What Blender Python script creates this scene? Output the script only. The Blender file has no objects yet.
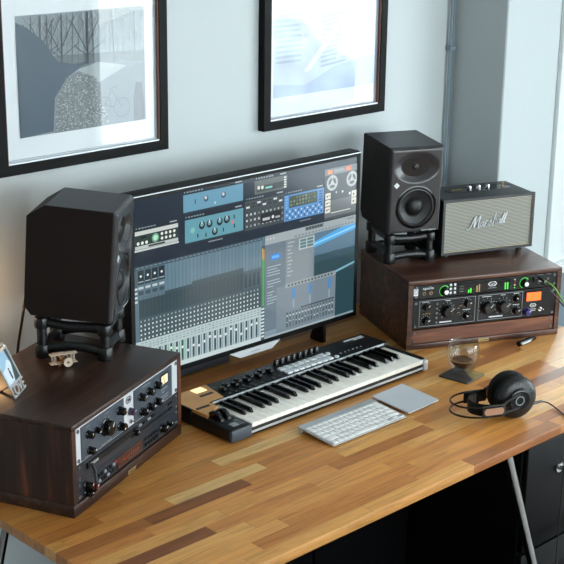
import bpy, bmesh, math, random
from mathutils import Vector, Matrix
R = math.radians
random.seed(7)
DZ = 0.74                       # height of the desk top above the floor
scene = bpy.context.scene
COL = scene.collection

# ------------------------------------------------------------------ helpers
def s2l(c):
    def f(v):
        v /= 255.0
        return v / 12.92 if v <= 0.04045 else ((v + 0.055) / 1.055) ** 2.4
    return (f(c[0]), f(c[1]), f(c[2]), 1.0)

class NT:
    def __init__(s, name):
        s.m = bpy.data.materials.new(name); s.m.use_nodes = True
        s.t = s.m.node_tree; s.t.nodes.clear()
        s.out = s.t.nodes.new('ShaderNodeOutputMaterial')
    def n(s, typ, **kw):
        nd = s.t.nodes.new('ShaderNode' + typ)
        for k, v in kw.items():
            if k.startswith('_'): setattr(nd, k[1:], v)
            else: nd.inputs[k.replace('__', ' ')].default_value = v
        return nd
    def l(s, a, b): s.t.links.new(a, b)
    def math(s, op, a, b=None, c=None):
        nd = s.t.nodes.new('ShaderNodeMath'); nd.operation = op
        for i, v in enumerate((a, b, c)):
            if v is None: continue
            if isinstance(v, (int, float)): nd.inputs[i].default_value = v
            else: s.l(v, nd.inputs[i])
        return nd.outputs[0]
    def ramp(s, fac, stops, interp='LINEAR'):
        nd = s.t.nodes.new('ShaderNodeValToRGB'); cr = nd.color_ramp; cr.interpolation = interp
        while len(cr.elements) < len(stops): cr.elements.new(0.5)
        for e, (p, c) in zip(cr.elements, stops): e.position = p; e.color = s2l(c)
        s.l(fac, nd.inputs[0]); return nd.outputs[0]
    def mix(s, typ, fac, a, b):
        nd = s.t.nodes.new('ShaderNodeMix'); nd.data_type = 'RGBA'; nd.blend_type = typ
        for i, v in ((0, fac), (6, a), (7, b)):
            if isinstance(v, (int, float)): nd.inputs[i].default_value = v
            elif isinstance(v, tuple): nd.inputs[i].default_value = v
            else: s.l(v, nd.inputs[i])
        return nd.outputs[2]

def plain(name, col, rough=0.5, metal=0.0, spec=0.5, emit=None, es=0.0, coat=0.0, bump=0.0, bscale=200, var=0.0, vscale=3.0):
    k = NT(name); b = k.n('BsdfPrincipled', Roughness=rough, Metallic=metal)
    b.inputs['Specular IOR Level'].default_value = spec
    b.inputs['Base Color'].default_value = s2l(col)
    b.inputs['Coat Weight'].default_value = coat; b.inputs['Coat Roughness'].default_value = 0.08
    if emit: b.inputs['Emission Color'].default_value = s2l(emit); b.inputs['Emission Strength'].default_value = es
    tc = k.n('TexCoord')
    if bump:
        nz = k.n('TexNoise', Scale=bscale, Detail=3.0); k.l(tc.outputs['Object'], nz.inputs['Vector'])
        bp = k.n('Bump', Strength=bump, Distance=0.002); k.l(nz.outputs[0], bp.inputs['Height']); k.l(bp.outputs[0], b.inputs['Normal'])
    if var:
        nz = k.n('TexNoise', Scale=vscale, Detail=4.0); k.l(tc.outputs['Object'], nz.inputs['Vector'])
        d = tuple(max(0, c * (1 - var)) for c in col); u = tuple(min(255, c * (1 + var)) for c in col)
        k.l(k.ramp(nz.outputs[0], [(0.3, d), (0.7, u)]), b.inputs['Base Color'])
    k.l(b.outputs[0], k.out.inputs[0]); return k.m

def wood(name, stops, scale=(3, 40, 40), rough=0.45, spec=0.5, coat=0.0):
    k = NT(name); b = k.n('BsdfPrincipled', Roughness=rough); b.inputs['Specular IOR Level'].default_value = spec
    b.inputs['Coat Weight'].default_value = coat; b.inputs['Coat Roughness'].default_value = 0.25
    tc = k.n('TexCoord'); mp = k.n('Mapping'); mp.inputs['Scale'].default_value = scale
    k.l(tc.outputs['Object'], mp.inputs[0])
    nz = k.n('TexNoise', Scale=1.0, Detail=6.0, Roughness=0.6, Distortion=0.4); k.l(mp.outputs[0], nz.inputs['Vector'])
    mp2 = k.n('Mapping'); mp2.inputs['Scale'].default_value = tuple(v * 0.22 for v in scale); k.l(tc.outputs['Object'], mp2.inputs[0])
    n2 = k.n('TexNoise', Scale=1.0, Detail=3.0, Distortion=1.0); k.l(mp2.outputs[0], n2.inputs['Vector'])
    f = k.math('ADD', k.math('MULTIPLY', nz.outputs[0], 0.6), k.math('MULTIPLY', n2.outputs[0], 0.4))
    k.l(k.ramp(f, stops), b.inputs['Base Color'])
    bp = k.n('Bump', Strength=0.25, Distance=0.001); k.l(nz.outputs[0], bp.inputs['Height']); k.l(bp.outputs[0], b.inputs['Normal'])
    k.l(b.outputs[0], k.out.inputs[0]); return k.m

def butcher():
    k = NT('oak_butcher_block'); b = k.n('BsdfPrincipled', Roughness=0.3)
    b.inputs['Specular IOR Level'].default_value = 0.5
    tc = k.n('TexCoord'); sp = k.n('SeparateXYZ'); k.l(tc.outputs['Object'], sp.inputs[0])
    row = k.math('FLOOR', k.math('DIVIDE', sp.outputs[1], 0.0415))
    wn = k.n('TexWhiteNoise', _noise_dimensions='1D'); k.l(row, wn.inputs['W'])
    wn2 = k.n('TexWhiteNoise', _noise_dimensions='1D'); k.l(k.math('ADD', row, 57.3), wn2.inputs['W'])
    ln = k.math('ADD', k.math('MULTIPLY', wn2.outputs[0], 0.25), 0.27)
    xs = k.math('ADD', k.math('DIVIDE', sp.outputs[0], ln), k.math('MULTIPLY', wn.outputs[0], 9.0))
    cell = k.math('FLOOR', xs)
    cv = k.n('CombineXYZ'); k.l(row, cv.inputs[0]); k.l(cell, cv.inputs[1])
    w3 = k.n('TexWhiteNoise', _noise_dimensions='3D'); k.l(cv.outputs[0], w3.inputs['Vector'])
    base = k.ramp(w3.outputs[0], [(0.0, (140, 82, 38)), (0.05, (176, 108, 50)), (0.2, (212, 140, 68)), (0.6, (226, 158, 82)), (0.85, (236, 176, 100)), (1.0, (242, 196, 128))])
    off = k.n('CombineXYZ'); k.l(k.math('MULTIPLY', w3.outputs[0], 37.0), off.inputs[0]); k.l(k.math('MULTIPLY', w3.outputs[0], 11.0), off.inputs[2])
    va = k.n('VectorMath', _operation='ADD'); k.l(tc.outputs['Object'], va.inputs[0]); k.l(off.outputs[0], va.inputs[1])
    mp = k.n('Mapping'); mp.inputs['Scale'].default_value = (4, 60, 60); k.l(va.outputs[0], mp.inputs[0])
    nz = k.n('TexNoise', Scale=1.0, Detail=7.0, Roughness=0.65, Distortion=1.2); k.l(mp.outputs[0], nz.inputs['Vector'])
    g = k.ramp(nz.outputs[0], [(0.25, (168, 158, 146)), (0.5, (225, 222, 218)), (0.75, (255, 255, 255))])
    c = k.mix('MULTIPLY', 0.9, base, g)
    # knots
    mk = k.n('Mapping'); mk.inputs['Scale'].default_value = (2.2, 6, 6); k.l(tc.outputs['Object'], mk.inputs[0])
    n3 = k.n('TexNoise', Scale=1.6, Detail=2.0); k.l(mk.outputs[0], n3.inputs['Vector'])
    c = k.mix('MULTIPLY', k.ramp(n3.outputs[0], [(0.66, (0, 0, 0)), (0.74, (140, 140, 140))]), c, s2l((120, 80, 55)))
    # joints
    fy = k.math('FRACT', k.math('DIVIDE', sp.outputs[1], 0.0415)); fx = k.math('FRACT', xs)
    j = k.math('MAXIMUM', k.math('LESS_THAN', fy, 0.02), k.math('LESS_THAN', fx, 0.004))
    c = k.mix('MULTIPLY', k.math('MULTIPLY', j, 0.35), c, s2l((110, 70, 40)))
    k.l(c, b.inputs['Base Color'])
    k.l(k.ramp(nz.outputs[0], [(0.3, (150, 150, 150)), (0.7, (166, 166, 166))]), b.inputs['Roughness'])
    bp = k.n('Bump', Strength=0.08, Distance=0.001); k.l(nz.outputs[0], bp.inputs['Height']); k.l(bp.outputs[0], b.inputs['Normal'])
    k.l(b.outputs[0], k.out.inputs[0]); return k.m

def paneglass(name, tint=(255, 255, 255), base=0.04, boost=1.0):
    k = NT(name); tr = k.n('BsdfTransparent'); tr.inputs[0].default_value = s2l(tint)
    gl = k.n('BsdfGlossy', Roughness=0.01); lw = k.n('LayerWeight', Blend=0.5); mx = k.n('MixShader')
    f = k.math('ADD', k.math('MULTIPLY', k.math('POWER', lw.outputs['Facing'], 5.0), 1 - base), base)
    k.l(k.math('MULTIPLY', f, boost), mx.inputs[0]); k.l(tr.outputs[0], mx.inputs[1]); k.l(gl.outputs[0], mx.inputs[2])
    k.l(mx.outputs[0], k.out.inputs[0]); return k.m

def vcol_mat(name, emission=0.0, rough=0.5, spec=0.5):
    k = NT(name); b = k.n('BsdfPrincipled', Roughness=rough); b.inputs['Specular IOR Level'].default_value = spec
    at = k.n('VertexColor', _layer_name='Col')
    if emission:
        b.inputs['Base Color'].default_value = (0.004, 0.004, 0.004, 1)
        k.l(at.outputs[0], b.inputs['Emission Color']); b.inputs['Emission Strength'].default_value = emission
    else: k.l(at.outputs[0], b.inputs['Base Color'])
    k.l(b.outputs[0], k.out.inputs[0]); return k.m

class MB:
    """collects shapes, links them as one mesh object"""
    def __init__(s): s.bm = bmesh.new()
    def box(s, x0, y0, z0, x1, y1, z1, bev=0.0, seg=2, edges=None):
        r = bmesh.ops.create_cube(s.bm, size=1.0)
        vs = r['verts']
        for v in vs:
            v.co = Vector(((x0 + x1) / 2 + v.co.x * (x1 - x0), (y0 + y1) / 2 + v.co.y * (y1 - y0), (z0 + z1) / 2 + v.co.z * (z1 - z0)))
        if bev:
            es = list({e for v in vs for e in v.link_edges})
            if edges: es = [e for e in es if edges(e.verts[0].co, e.verts[1].co)]
            bmesh.ops.bevel(s.bm, geom=es, offset=bev, segments=seg, profile=0.5, affect='EDGES')
        return s
    def lathe(s, prof, origin=(0, 0, 0), axis=(0, 0, 1), n=24, closed=False):
        ax = Vector(axis).normalized(); q = Vector((0, 0, 1)).rotation_difference(ax); o = Vector(origin)
        rings = []
        for (r, h) in prof:
            if r <= 1e-6: rings.append([s.bm.verts.new(o + q @ Vector((0, 0, h)))])
            else: rings.append([s.bm.verts.new(o + q @ Vector((r * math.cos(2 * math.pi * i / n), r * math.sin(2 * math.pi * i / n), h))) for i in range(n)])
        for a, b in zip(rings, rings[1:]):
            for i in range(n):
                j = (i + 1) % n
                if len(a) == 1 and len(b) == 1: continue
                if len(a) == 1: f = [a[0], b[j], b[i]][::-1]
                elif len(b) == 1: f = [a[i], a[j], b[0]]
                else: f = [a[i], a[j], b[j], b[i]]
                try: s.bm.faces.new(f)
                except ValueError: pass
        return s
    def cyl(s, o, axis, r, h, r2=None, n=20, bev=0.0):
        r2 = r if r2 is None else r2
        if bev: prof = [(0, 0), (r, 0), (r, h - bev), (r2 - bev, h), (0, h)]
        else: prof = [(0, 0), (r, 0), (r2, h), (0, h)]
        return s.lathe(prof, o, axis, n)
    def tube(s, pts, r, n=8, smooth=0, cap=True, flat=1.0):
        P = [Vector(p) for p in pts]
        for _ in range(smooth):
            Q = [P[0]]
            for a, b in zip(P, P[1:]): Q += [a * 0.75 + b * 0.25, a * 0.25 + b * 0.75]
            P = Q + [P[-1]]
        rs = r if isinstance(r, (list, tuple)) else [r] * len(P)
        up = Vector((0.13, 0.27, 1)).normalized(); rings = []
        for i, p in enumerate(P):
            t = (P[min(i + 1, len(P) - 1)] - P[max(i - 1, 0)]).normalized()
            a = t.cross(up)
            if a.length < 1e-3: a = t.cross(Vector((1, 0, 0)))
            a.normalize(); b = a.cross(t).normalized()
            rings.append([s.bm.verts.new(p + a * math.cos(2 * math.pi * k / n) * rs[i] + b * math.sin(2 * math.pi * k / n) * rs[i] * flat) for k in range(n)])
        for a, b in zip(rings, rings[1:]):
            for k in range(n): s.bm.faces.new([a[k], a[(k + 1) % n], b[(k + 1) % n], b[k]])
        if cap: s.bm.faces.new(rings[0]); s.bm.faces.new(rings[-1][::-1])
        return s
    def prism(s, poly, y0, y1, plane='xz'):
        f = {'xz': lambda a, b, d: (a, d, b), 'xy': lambda a, b, d: (a, b, d), 'yz': lambda a, b, d: (d, a, b)}[plane]
        A = [s.bm.verts.new(f(a, b, y0)) for a, b in poly]; Bv = [s.bm.verts.new(f(a, b, y1)) for a, b in poly]
        n = len(poly)
        s.bm.faces.new(A); s.bm.faces.new(Bv[::-1])
        for i in range(n): s.bm.faces.new([A[i], Bv[i], Bv[(i + 1) % n], A[(i + 1) % n]])
        return s
    def outline(s, x0, z0, x1, z1, w, y0, y1):
        for a in ((x0, z0, x1, z0 + w), (x0, z1 - w, x1, z1), (x0, z0 + w, x0 + w, z1 - w), (x1 - w, z0 + w, x1, z1 - w)):
            s.box(a[0], y0, a[1], a[2], y1, a[3])
        return s
    def xf(s, M):
        bmesh.ops.transform(s.bm, matrix=M, verts=s.bm.verts); return s
    def build(s, name, mat, parent=None, loc=None, rot=None, sharp=35, recalc=True):
        if recalc: bmesh.ops.recalc_face_normals(s.bm, faces=s.bm.faces)
        me = bpy.data.meshes.new(name); s.bm.to_mesh(me); s.bm.free()
        for p in me.polygons: p.use_smooth = True
        me.set_sharp_from_angle(angle=R(sharp))
        me.materials.append(mat)
        o = bpy.data.objects.new(name, me); COL.objects.link(o)
        if parent: o.parent = parent
        if loc is not None: o.location = loc
        if rot is not None: o.rotation_euler = rot
        return o

def tag(o, label, cat, group=None, kind=None):
    o['label'] = label; o['category'] = cat
    if group: o['group'] = group
    if kind: o['kind'] = kind
    return o
def thing(name, label, cat, loc=(0, 0, 0), rz=0.0, group=None):
    o = bpy.data.objects.new(name, None); COL.objects.link(o)
    o.location = (loc[0], loc[1], loc[2] + DZ); o.rotation_euler = (0, 0, rz); o.empty_display_size = 0.05
    return tag(o, label, cat, group)
def struct(o): o['kind'] = 'structure'; return o
def kid(src, parent, loc):
    c = src.copy(); COL.objects.link(c); c.parent = parent; c.location = loc; return c
def text_mesh(txt, size, ext=0.0003, shear=0.0, spacing=1.0):
    cu = bpy.data.curves.new('t', 'FONT'); cu.body = txt; cu.size = size; cu.extrude = ext; cu.shear = shear
    cu.align_x = 'CENTER'; cu.align_y = 'CENTER'; cu.space_character = spacing; cu.resolution_u = 3
    to = bpy.data.objects.new('t', cu); COL.objects.link(to)
    bpy.context.view_layer.update()
    me = bpy.data.meshes.new_from_object(to.evaluated_get(bpy.context.evaluated_depsgraph_get()))
    bpy.data.objects.remove(to); bpy.data.curves.remove(cu); return me
def text(name, txt, size, mat, parent, loc, rot=(R(90), 0, 0), **kw):
    me = text_mesh(txt, size, **kw); me.name = name; me.materials.append(mat)
    o = bpy.data.objects.new(name, me); COL.objects.link(o); o.parent = parent; o.location = loc; o.rotation_euler = rot; return o

class Canvas:
    """flat coloured shapes (x right, z up) in thin layers, for screens and prints; a shape lies one layer over those it overlaps"""
    def __init__(s, y0=0.0, step=0.00003): s.bm = bmesh.new(); s.c = []; s.y = y0; s.st = step; s.bb = []
    def poly(s, pts, col):
        xa, xb = min(p[0] for p in pts), max(p[0] for p in pts); za, zb = min(p[1] for p in pts), max(p[1] for p in pts)
        lay = 1 + max([q[4] for q in s.bb if q[0] < xb and q[1] > xa and q[2] < zb and q[3] > za], default=0)
        s.bb.append((xa, xb, za, zb, lay))
        vs = [s.bm.verts.new((a, s.y - lay * s.st, b)) for a, b in pts]
        f = s.bm.faces.new(vs); f.normal_update()
        if f.normal.y > 0: f.normal_flip()
        s.c.append(s2l(col))
    def rect(s, x0, z0, x1, z1, col): s.poly([(x0, z0), (x1, z0), (x1, z1), (x0, z1)], col)
    def disc(s, x, z, r, col, n=14, rz=None):
        rz = rz or r
        s.poly([(x + r * math.cos(2 * math.pi * i / n), z + rz * math.sin(2 * math.pi * i / n)) for i in range(n)], col)
    def line(s, x0, z0, x1, z1, w, col):
        d = Vector((x1 - x0, z1 - z0)); d.normalize(); nx, nz = -d.y * w / 2, d.x * w / 2
        s.poly([(x0 + nx, z0 + nz), (x1 + nx, z1 + nz), (x1 - nx, z1 - nz), (x0 - nx, z0 - nz)], col)
    def build(s, name, mat, parent):
        me = bpy.data.meshes.new(name); s.bm.to_mesh(me); s.bm.free()
        at = me.color_attributes.new('Col', 'FLOAT_COLOR', 'CORNER')
        for p, c in zip(me.polygons, s.c):
            for li in p.loop_indices: at.data[li].color = c
        me.materials.append(mat); o = bpy.data.objects.new(name, me); COL.objects.link(o); o.parent = parent; return o

# ------------------------------------------------------------------ materials
M = dict(
    cabinet=plain('black_cabinet_paint', (7, 7, 9), 0.4, spec=.2),
    faceink=plain('rack_face_ink', (34, 38, 46), 0.4),
    wall=plain('pale_blue_wall_paint', (186, 193, 195), 0.6, bump=0.05, bscale=300),
    wall2=plain('grey_wall_paint', (178, 186, 188), 0.6, bump=0.05, bscale=300),
    ceil=plain('ceiling_white', (225, 225, 222), 0.8),
    floor=wood('floor_boards', [(0.3, (92, 84, 76)), (0.7, (124, 114, 104))], (2, 20, 20), 0.5),
    white=plain('white_trim_paint', (222, 226, 226), 0.4),
    butcher=butcher(),
    walnut=wood('dark_walnut_stain', [(0.3, (22, 13, 10)), (0.5, (50, 32, 25)), (0.68, (92, 62, 48))], (4, 50, 50), 0.34, 0.45),
    walnut_side=wood('dark_walnut_stain_upright', [(0.32, (20, 11, 8)), (0.5, (50, 27, 18)), (0.7, (110, 58, 32))], (50, 50, 4), 0.42, 0.45),
    walnut_r=wood('walnut_stain', [(0.32, (34, 19, 14)), (0.5, (74, 45, 34)), (0.68, (130, 84, 60))], (4, 50, 50), 0.32, 0.5),
    walnut_panel=wood('walnut_panel', [(0.32, (60, 33, 23)), (0.5, (104, 62, 44)), (0.68, (150, 98, 70))], (4, 50, 50), 0.4, 0.45),
    blk=plain('black_plastic', (16, 16, 18), 0.42, spec=.35, bump=0.04, bscale=600),
    blk_matte=plain('black_matte', (12, 12, 13), 0.6, spec=.25, bump=0.1, bscale=700),
    blk_gloss=plain('black_gloss', (7, 7, 9), 0.15, spec=.4),
    blk_rubber=plain('black_rubber', (11, 11, 13), 0.36),
    speaker=plain('dark_speaker_paint', (34, 35, 38), 0.4, bump=0.04, bscale=700),
    speaker_side=plain('brown_black_speaker_side', (26, 17, 13), 0.6, spec=.2, bump=0.05, bscale=500),
    baffle=plain('grey_baffle', (54, 52, 54), 0.24),
    cone=plain('woofer_cone', (28, 29, 32), 0.5),
    facep=plain('rack_face_black', (15, 16, 18), 0.4, spec=.3),
    facegrey=plain('rack_face_slate', (58, 66, 76), 0.45),
    silver=plain('brushed_silver', (214, 218, 224), 0.32, 0.35),
    alu=plain('aluminium', (200, 203, 206), 0.35, 0.5),
    alu_flat=plain('aluminium_flat', (206, 210, 216), 0.45, 0.15),
    chrome=plain('chrome', (190, 192, 195), 0.12, 1.0),
    steel=plain('dark_steel', (110, 112, 116), 0.3, 0.9),
    keywhite=plain('key_white', (244, 238, 229), 0.3, coat=0.2),
    keycap=plain('keycap_white', (240, 238, 236), 0.4),
    white_mark=plain('white_marking', (225, 228, 230), 0.5),
    grey_mark=plain('grey_marking', (140, 144, 150), 0.5),
    warm_sheen=wood('painted_warm_reflection', [(0.3, (190, 128, 64)), (0.7, (220, 162, 92))], (6, 10, 10), 0.32, 0.5),
    lcd=plain('lcd_yellow', (240, 222, 170), 0.3, emit=(255, 232, 170), es=0.75),
    pad=plain('pad_grey', (214, 218, 222), 0.5),
    blue=plain('indigo_knob', (44, 36, 110), 0.3),
    purple=plain('purple_knob', (58, 44, 66), 0.3),
    orange=plain('vu_orange', (255, 110, 40), 0.4, emit=(255, 96, 34), es=1.0),
    amber=plain('vu_cream', (238, 210, 170), 0.4, emit=(238, 200, 150), es=0.25),
    dispbrown=plain('dim_display', (66, 40, 34), 0.25),
    redled=plain('red_display', (96, 48, 40), 0.3, emit=(200, 50, 30), es=0.03),
    greenled=plain('green_led', (60, 220, 60), 0.4, emit=(80, 230, 70), es=0.35),
    redspot=plain('red_button', (150, 46, 40), 0.4),
    brass=plain('brass', (176, 150, 100), 0.35, 0.6),
    gold_pipe=plain('gold_piping', (170, 150, 110), 0.5, 0.4),
    greenc=plain('green_cable', (96, 150, 60), 0.45),
    vinyl=plain('black_vinyl', (38, 40, 44), 0.5, bump=0.35, bscale=900),
    tan=plain('tan_leather', (158, 118, 92), 0.45),
    toyw=plain('pale_metal', (206, 188, 168), 0.5, 0.15),
    toyb=plain('tarnished_brass', (128, 92, 50), 0.45, 0.5),
    coffee=plain('coffee', (84, 48, 26), 0.12),
    foam=plain('coffee_crema', (150, 104, 66), 0.5),
    coaster=plain('slate_coaster', (64, 62, 60), 0.45, var=0.25, vscale=30),
    coaster_glint=plain('coaster_reflection', (150, 130, 84), 0.45, var=0.2, vscale=40),
    mat=plain('picture_mat', (222, 226, 230), 0.8),
    framewood=plain('black_frame', (6, 5, 6), 0.5, spec=.12),
    rimwood=plain('reddish_frame_lip', (110, 72, 58), 0.4),
    dark_filler=plain('under_desk_black', (5, 5, 6), 0.95, spec=.05, bump=0.4, bscale=400),
    snow=plain('snow', (238, 242, 250), 0.8, var=0.05, vscale=1.0),
    siding=plain('grey_siding', (150, 158, 170), 0.7),
    shrubs=plain('snowy_shrub', (150, 164, 176), 0.8, var=0.5, vscale=6),
    bark=plain('bark', (78, 70, 64), 0.8),
    gold_line=plain('blue_grey_panel', (120, 136, 146), 0.5),
)
M['glass'] = paneglass('picture_glass', base=0.04, boost=1.0)
M['winglass'] = paneglass('window_glass', (248, 252, 252))
M['tumbler'] = paneglass('thin_tumbler_glass', (246, 248, 248), .05, 1.0)
M['screen'] = vcol_mat('screen_picture', .95, 0.12, 0.35)
M['print'] = vcol_mat('art_print', 0.0, 0.6)

def grille_mat():
    k = NT('woven_grille_cloth'); b = k.n('BsdfPrincipled', Roughness=0.8)
    tc = k.n('TexCoord'); mp = k.n('Mapping'); mp.inputs['Scale'].default_value = (6, 1, 1); k.l(tc.outputs['Object'], mp.inputs[0])
    nz = k.n('TexNoise', Scale=14.0, Detail=2.0); k.l(mp.outputs[0], nz.inputs['Vector'])
    sp = k.n('SeparateXYZ'); k.l(tc.outputs['Object'], sp.inputs[0])
    w = k.math('SINE', k.math('ADD', k.math('MULTIPLY', sp.outputs[2], 1400.0), k.math('MULTIPLY', nz.outputs[0], 5.0)))
    w2 = k.math('SINE', k.math('MULTIPLY', sp.outputs[0], 1700.0))
    f = k.math('ADD', k.math('MULTIPLY', w, 0.32), k.math('ADD', k.math('MULTIPLY', w2, 0.12), 0.5))
    k.l(k.ramp(f, [(0.1, (76, 76, 71)), (0.5, (126, 125, 116)), (0.9, (184, 182, 172))]), b.inputs['Base Color'])
    k.l(b.outputs[0], k.out.inputs[0]); return k.m
M['grille'] = grille_mat()

# ------------------------------------------------------------------ room shell
# world axes: x along the wall behind the desk, y towards that wall, z up; floor at z = 0
ZF, ZC = 0.0, 2.62
XL, XR, YF, YB = -1.3, 5.2, -2.6, 2.95
b = MB().box(XL - .1, YF - .1, -0.1, XR + .1, YB + .2, 0.0); struct(b.build('floor', M['floor']))
b = MB().box(XL - .1, YF - .1, ZC, XR + .1, YB + .2, ZC + .1); struct(b.build('ceiling', M['ceil']))
W2 = (4.62, 5.08, DZ - 0.08, 2.35)          # window in the back wall, right end
b = MB()
b.box(XL - .1, YB, 0, W2[0], YB + .15, ZC); b.box(W2[1], YB, 0, XR + .1, YB + .15, ZC)
b.box(W2[0], YB, 0, W2[1], YB + .15, W2[2]); b.box(W2[0], YB, W2[3], W2[1], YB + .15, ZC)
struct(b.build('wall_back', M['wall']))
b = MB().box(3.655, 2.725, 0, 3.955, YB, ZC, 0.004, 1); struct(b.build('wall_pier', M['wall2']))
b = MB().box(XL - .1, YF, 0, XL, YB, ZC); struct(b.build('wall_left', M['wall']))
WF = (0.7, 5.0, 0.5, 2.5)                 # unseen window behind the camera, added for fill light
b = MB(); b.box(XL - .1, YF - .1, 0, WF[0], YF, ZC); b.box(WF[1], YF - .1, 0, XR + .1, YF, ZC)
b.box(WF[0], YF - .1, 0, WF[1], YF, WF[2]); b.box(WF[0], YF - .1, WF[3], WF[1], YF, ZC)
struct(b.build('wall_front', M['wall']))
WR = (-1.32, 1.35, 0.3, 2.35)
b = MB(); b.box(XR, YF, 0, XR + .12, WR[0], ZC); b.box(XR, WR[1], 0, XR + .12, YB, ZC)
b.box(XR, WR[0], 0, XR + .12, WR[1], WR[2]); b.box(XR, WR[0], WR[3], XR + .12, WR[1], ZC)
struct(b.build('wall_right', M['wall']))
def window(name, axis, pos, a0, a1, z0, z1, nm, th=0.05):
    b = MB()
    def bx(u0, w0, u1, w1):
        if axis == 'x': b.box(pos - th / 2, u0, w0, pos + th / 2, u1, w1, 0.003, 1)
        else: b.box(u0, pos - th / 2, w0, u1, pos + th / 2, w1, 0.003, 1)
    bx(a0, z0, a1, z0 + .05); bx(a0, z1 - .05, a1, z1); bx(a0, z0 + .05, a0 + .05, z1 - .05); bx(a1 - .05, z0 + .05, a1, z1 - .05)
    for i in range(1, nm): u = a0 + (a1 - a0) * i / nm; bx(u - .02, z0 + .05, u + .02, z1 - .05)
    o = struct(b.build(name, M['white']))
    g = MB()
    if axis == 'x': g.box(pos - .003, a0 + .04, z0 + .04, pos + .003, a1 - .04, z1 - .04)
    else: g.box(a0 + .04, pos - .003, z0 + .04, a1 - .04, pos + .003, z1 - .04)
    g.build('glass_pane', M['winglass'], o)
window('window_1', 'x', XR + .06, WR[0], WR[1], WR[2], WR[3], 2)
window('window_2', 'y', YB + .1, W2[0], W2[1], W2[2], W2[3], 1)
window('fill_window', 'y', YF - .05, WF[0], WF[1], WF[2], WF[3], 3)
b = MB(); b.box(4.28, YB - .02, W2[2] - .03, W2[0], YB, W2[3] + .1, .002, 1); b.box(W2[1], YB - .02, W2[2] - .03, W2[1] + .1, YB, W2[3] + .1, .002, 1)
b.box(W2[0], YB - .02, W2[3], W2[1], YB, W2[3] + .1, .002, 1); b.box(4.26, YB - .05, W2[2] - .045, W2[1] + .1, YB, W2[2] - .002, .003, 1)
struct(b.build('trim_1', M['white']))
b = MB().box(3.96, YB - .012, 0.0, XR, YB, 0.60); struct(b.build('trim_2', M['gold_line']))
b = MB().box(XL, YB - .012, 0.0, 3.65, YB, 0.08, .002, 1); struct(b.build('baseboard_back', M['white']))

t = thing('wall_conduit', 'thin grey cable conduit running up the inner corner of the pale wall', 'conduit', (3.625, 2.935, 0))
MB().tube([(0, 0, -DZ), (0, 0, 1.87)], 0.0045).build('pipe', M['gold_line'], t)
MB().tube([(0.018, 0.004, -DZ), (0.018, 0.004, 1.87)], 0.003).build('wire', M['gold_line'], t)
MB().box(-.008, -.009, .80, .024, .013, .815, .002, 1).build('clip', M['gold_line'], t)

# outside: snow seen only as reflections in the glass
b = MB(); g = 40
vs = [[b.bm.verts.new((XR + .3 + i * .6, -9 + j * .6, -.35 + .16 * math.sin(i * .7 + j * .31) + .12 * math.sin(j * .9 - i * .4) + .02 * i)) for j in range(g)] for i in range(24)]
for i in range(23):
    for j in range(g - 1): b.bm.faces.new([vs[i][j], vs[i + 1][j], vs[i + 1][j + 1], vs[i][j + 1]])
o = b.build('snow_ground', M['snow']); o['kind'] = 'structure'
t = thing('garden_house', 'pale grey clapboard house with a snowy roof across the snowy garden', 'house', (15.5, -4.5, -DZ))
b = MB(); b.box(0, 0, -.4, 4, 7, 2.6)
for i in range(12): b.box(-.03, 0, -.3 + i * .24, 0.0, 7, -.12 + i * .24)
b.build('wall', M['siding'], t); MB().prism([(-.4, 2.6), (4.4, 2.6), (2, 4.2)], -.3, 7.3).build('roof', M['snow'], t)
for k, y in enumerate((1.2, 4.4)): MB().box(-.06, y, .8, .02, y + 1.1, 2.0).build('window', M['blk_gloss'], t)
def blob(seed, r):
    rnd = random.Random(seed); bb = MB(); bmesh.ops.create_icosphere(bb.bm, subdivisions=3, radius=r)
    for v in bb.bm.verts:
        n = v.co.normalized(); v.co *= 1 + .2 * math.sin(n.x * 7 + seed) * math.sin(n.y * 6) + rnd.uniform(-.09, .09); v.co.z *= .8
    return bb
for k, (x, y, r) in enumerate([(8.6, -3.2, .7), (9.8, -1.2, .9), (8.2, .4, .5), (10.2, 2.0, .8)]):
    lab = ['snow-dusted shrub at the left end of the garden row', 'largest snow-dusted shrub of the garden row', 'smallest snow-dusted shrub of the garden row', 'snow-dusted shrub at the right end of the garden row'][k]
    o = blob(k, r).build('shrub', M['shrubs']); o.location = (x, y, r * .5 - .2); tag(o, lab, 'shrub', 'garden shrubs')

# ------------------------------------------------------------------ desk
t = thing('desk', 'long oak butcher-block desk on slanted chrome legs', 'desk', (1.478, 1.872, 0))
DL, DD = 2.04, 1.06
MB().box(0, 0, -.026, DL, DD, 0, .003, 2).build('tabletop', M['butcher'], t)
def leg(x0, y0, x1, y1):
    top, bot = Vector((x0, y0, -.026)), Vector((x1, y1, -DZ))
    mid = top.lerp(bot, .76)
    b = MB(); b.tube([top, mid], .0135, 16); b.tube([mid, bot + Vector((0, 0, .012))], .0105, 16)
    o = b.build('leg', M['chrome'], t)
    MB().cyl(mid - (bot - top).normalized() * .012, (bot - top), .0145, .02, n=16).build('collar', M['chrome'], o)
    MB().cyl(bot, (0, 0, 1), .016, .014, n=16).build('foot', M['blk_rubber'], o)
leg(1.20, .048, 1.40, -.032); leg(1.90, .90, 2.0, 1.0); leg(.30, .30, .16, .22); leg(.16, .74, .02, .80)
MB().box(.2, .5, -.05, 1.3, .54, -.026, .002, 1).build('underframe_rail', M['blk'], t)

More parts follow.
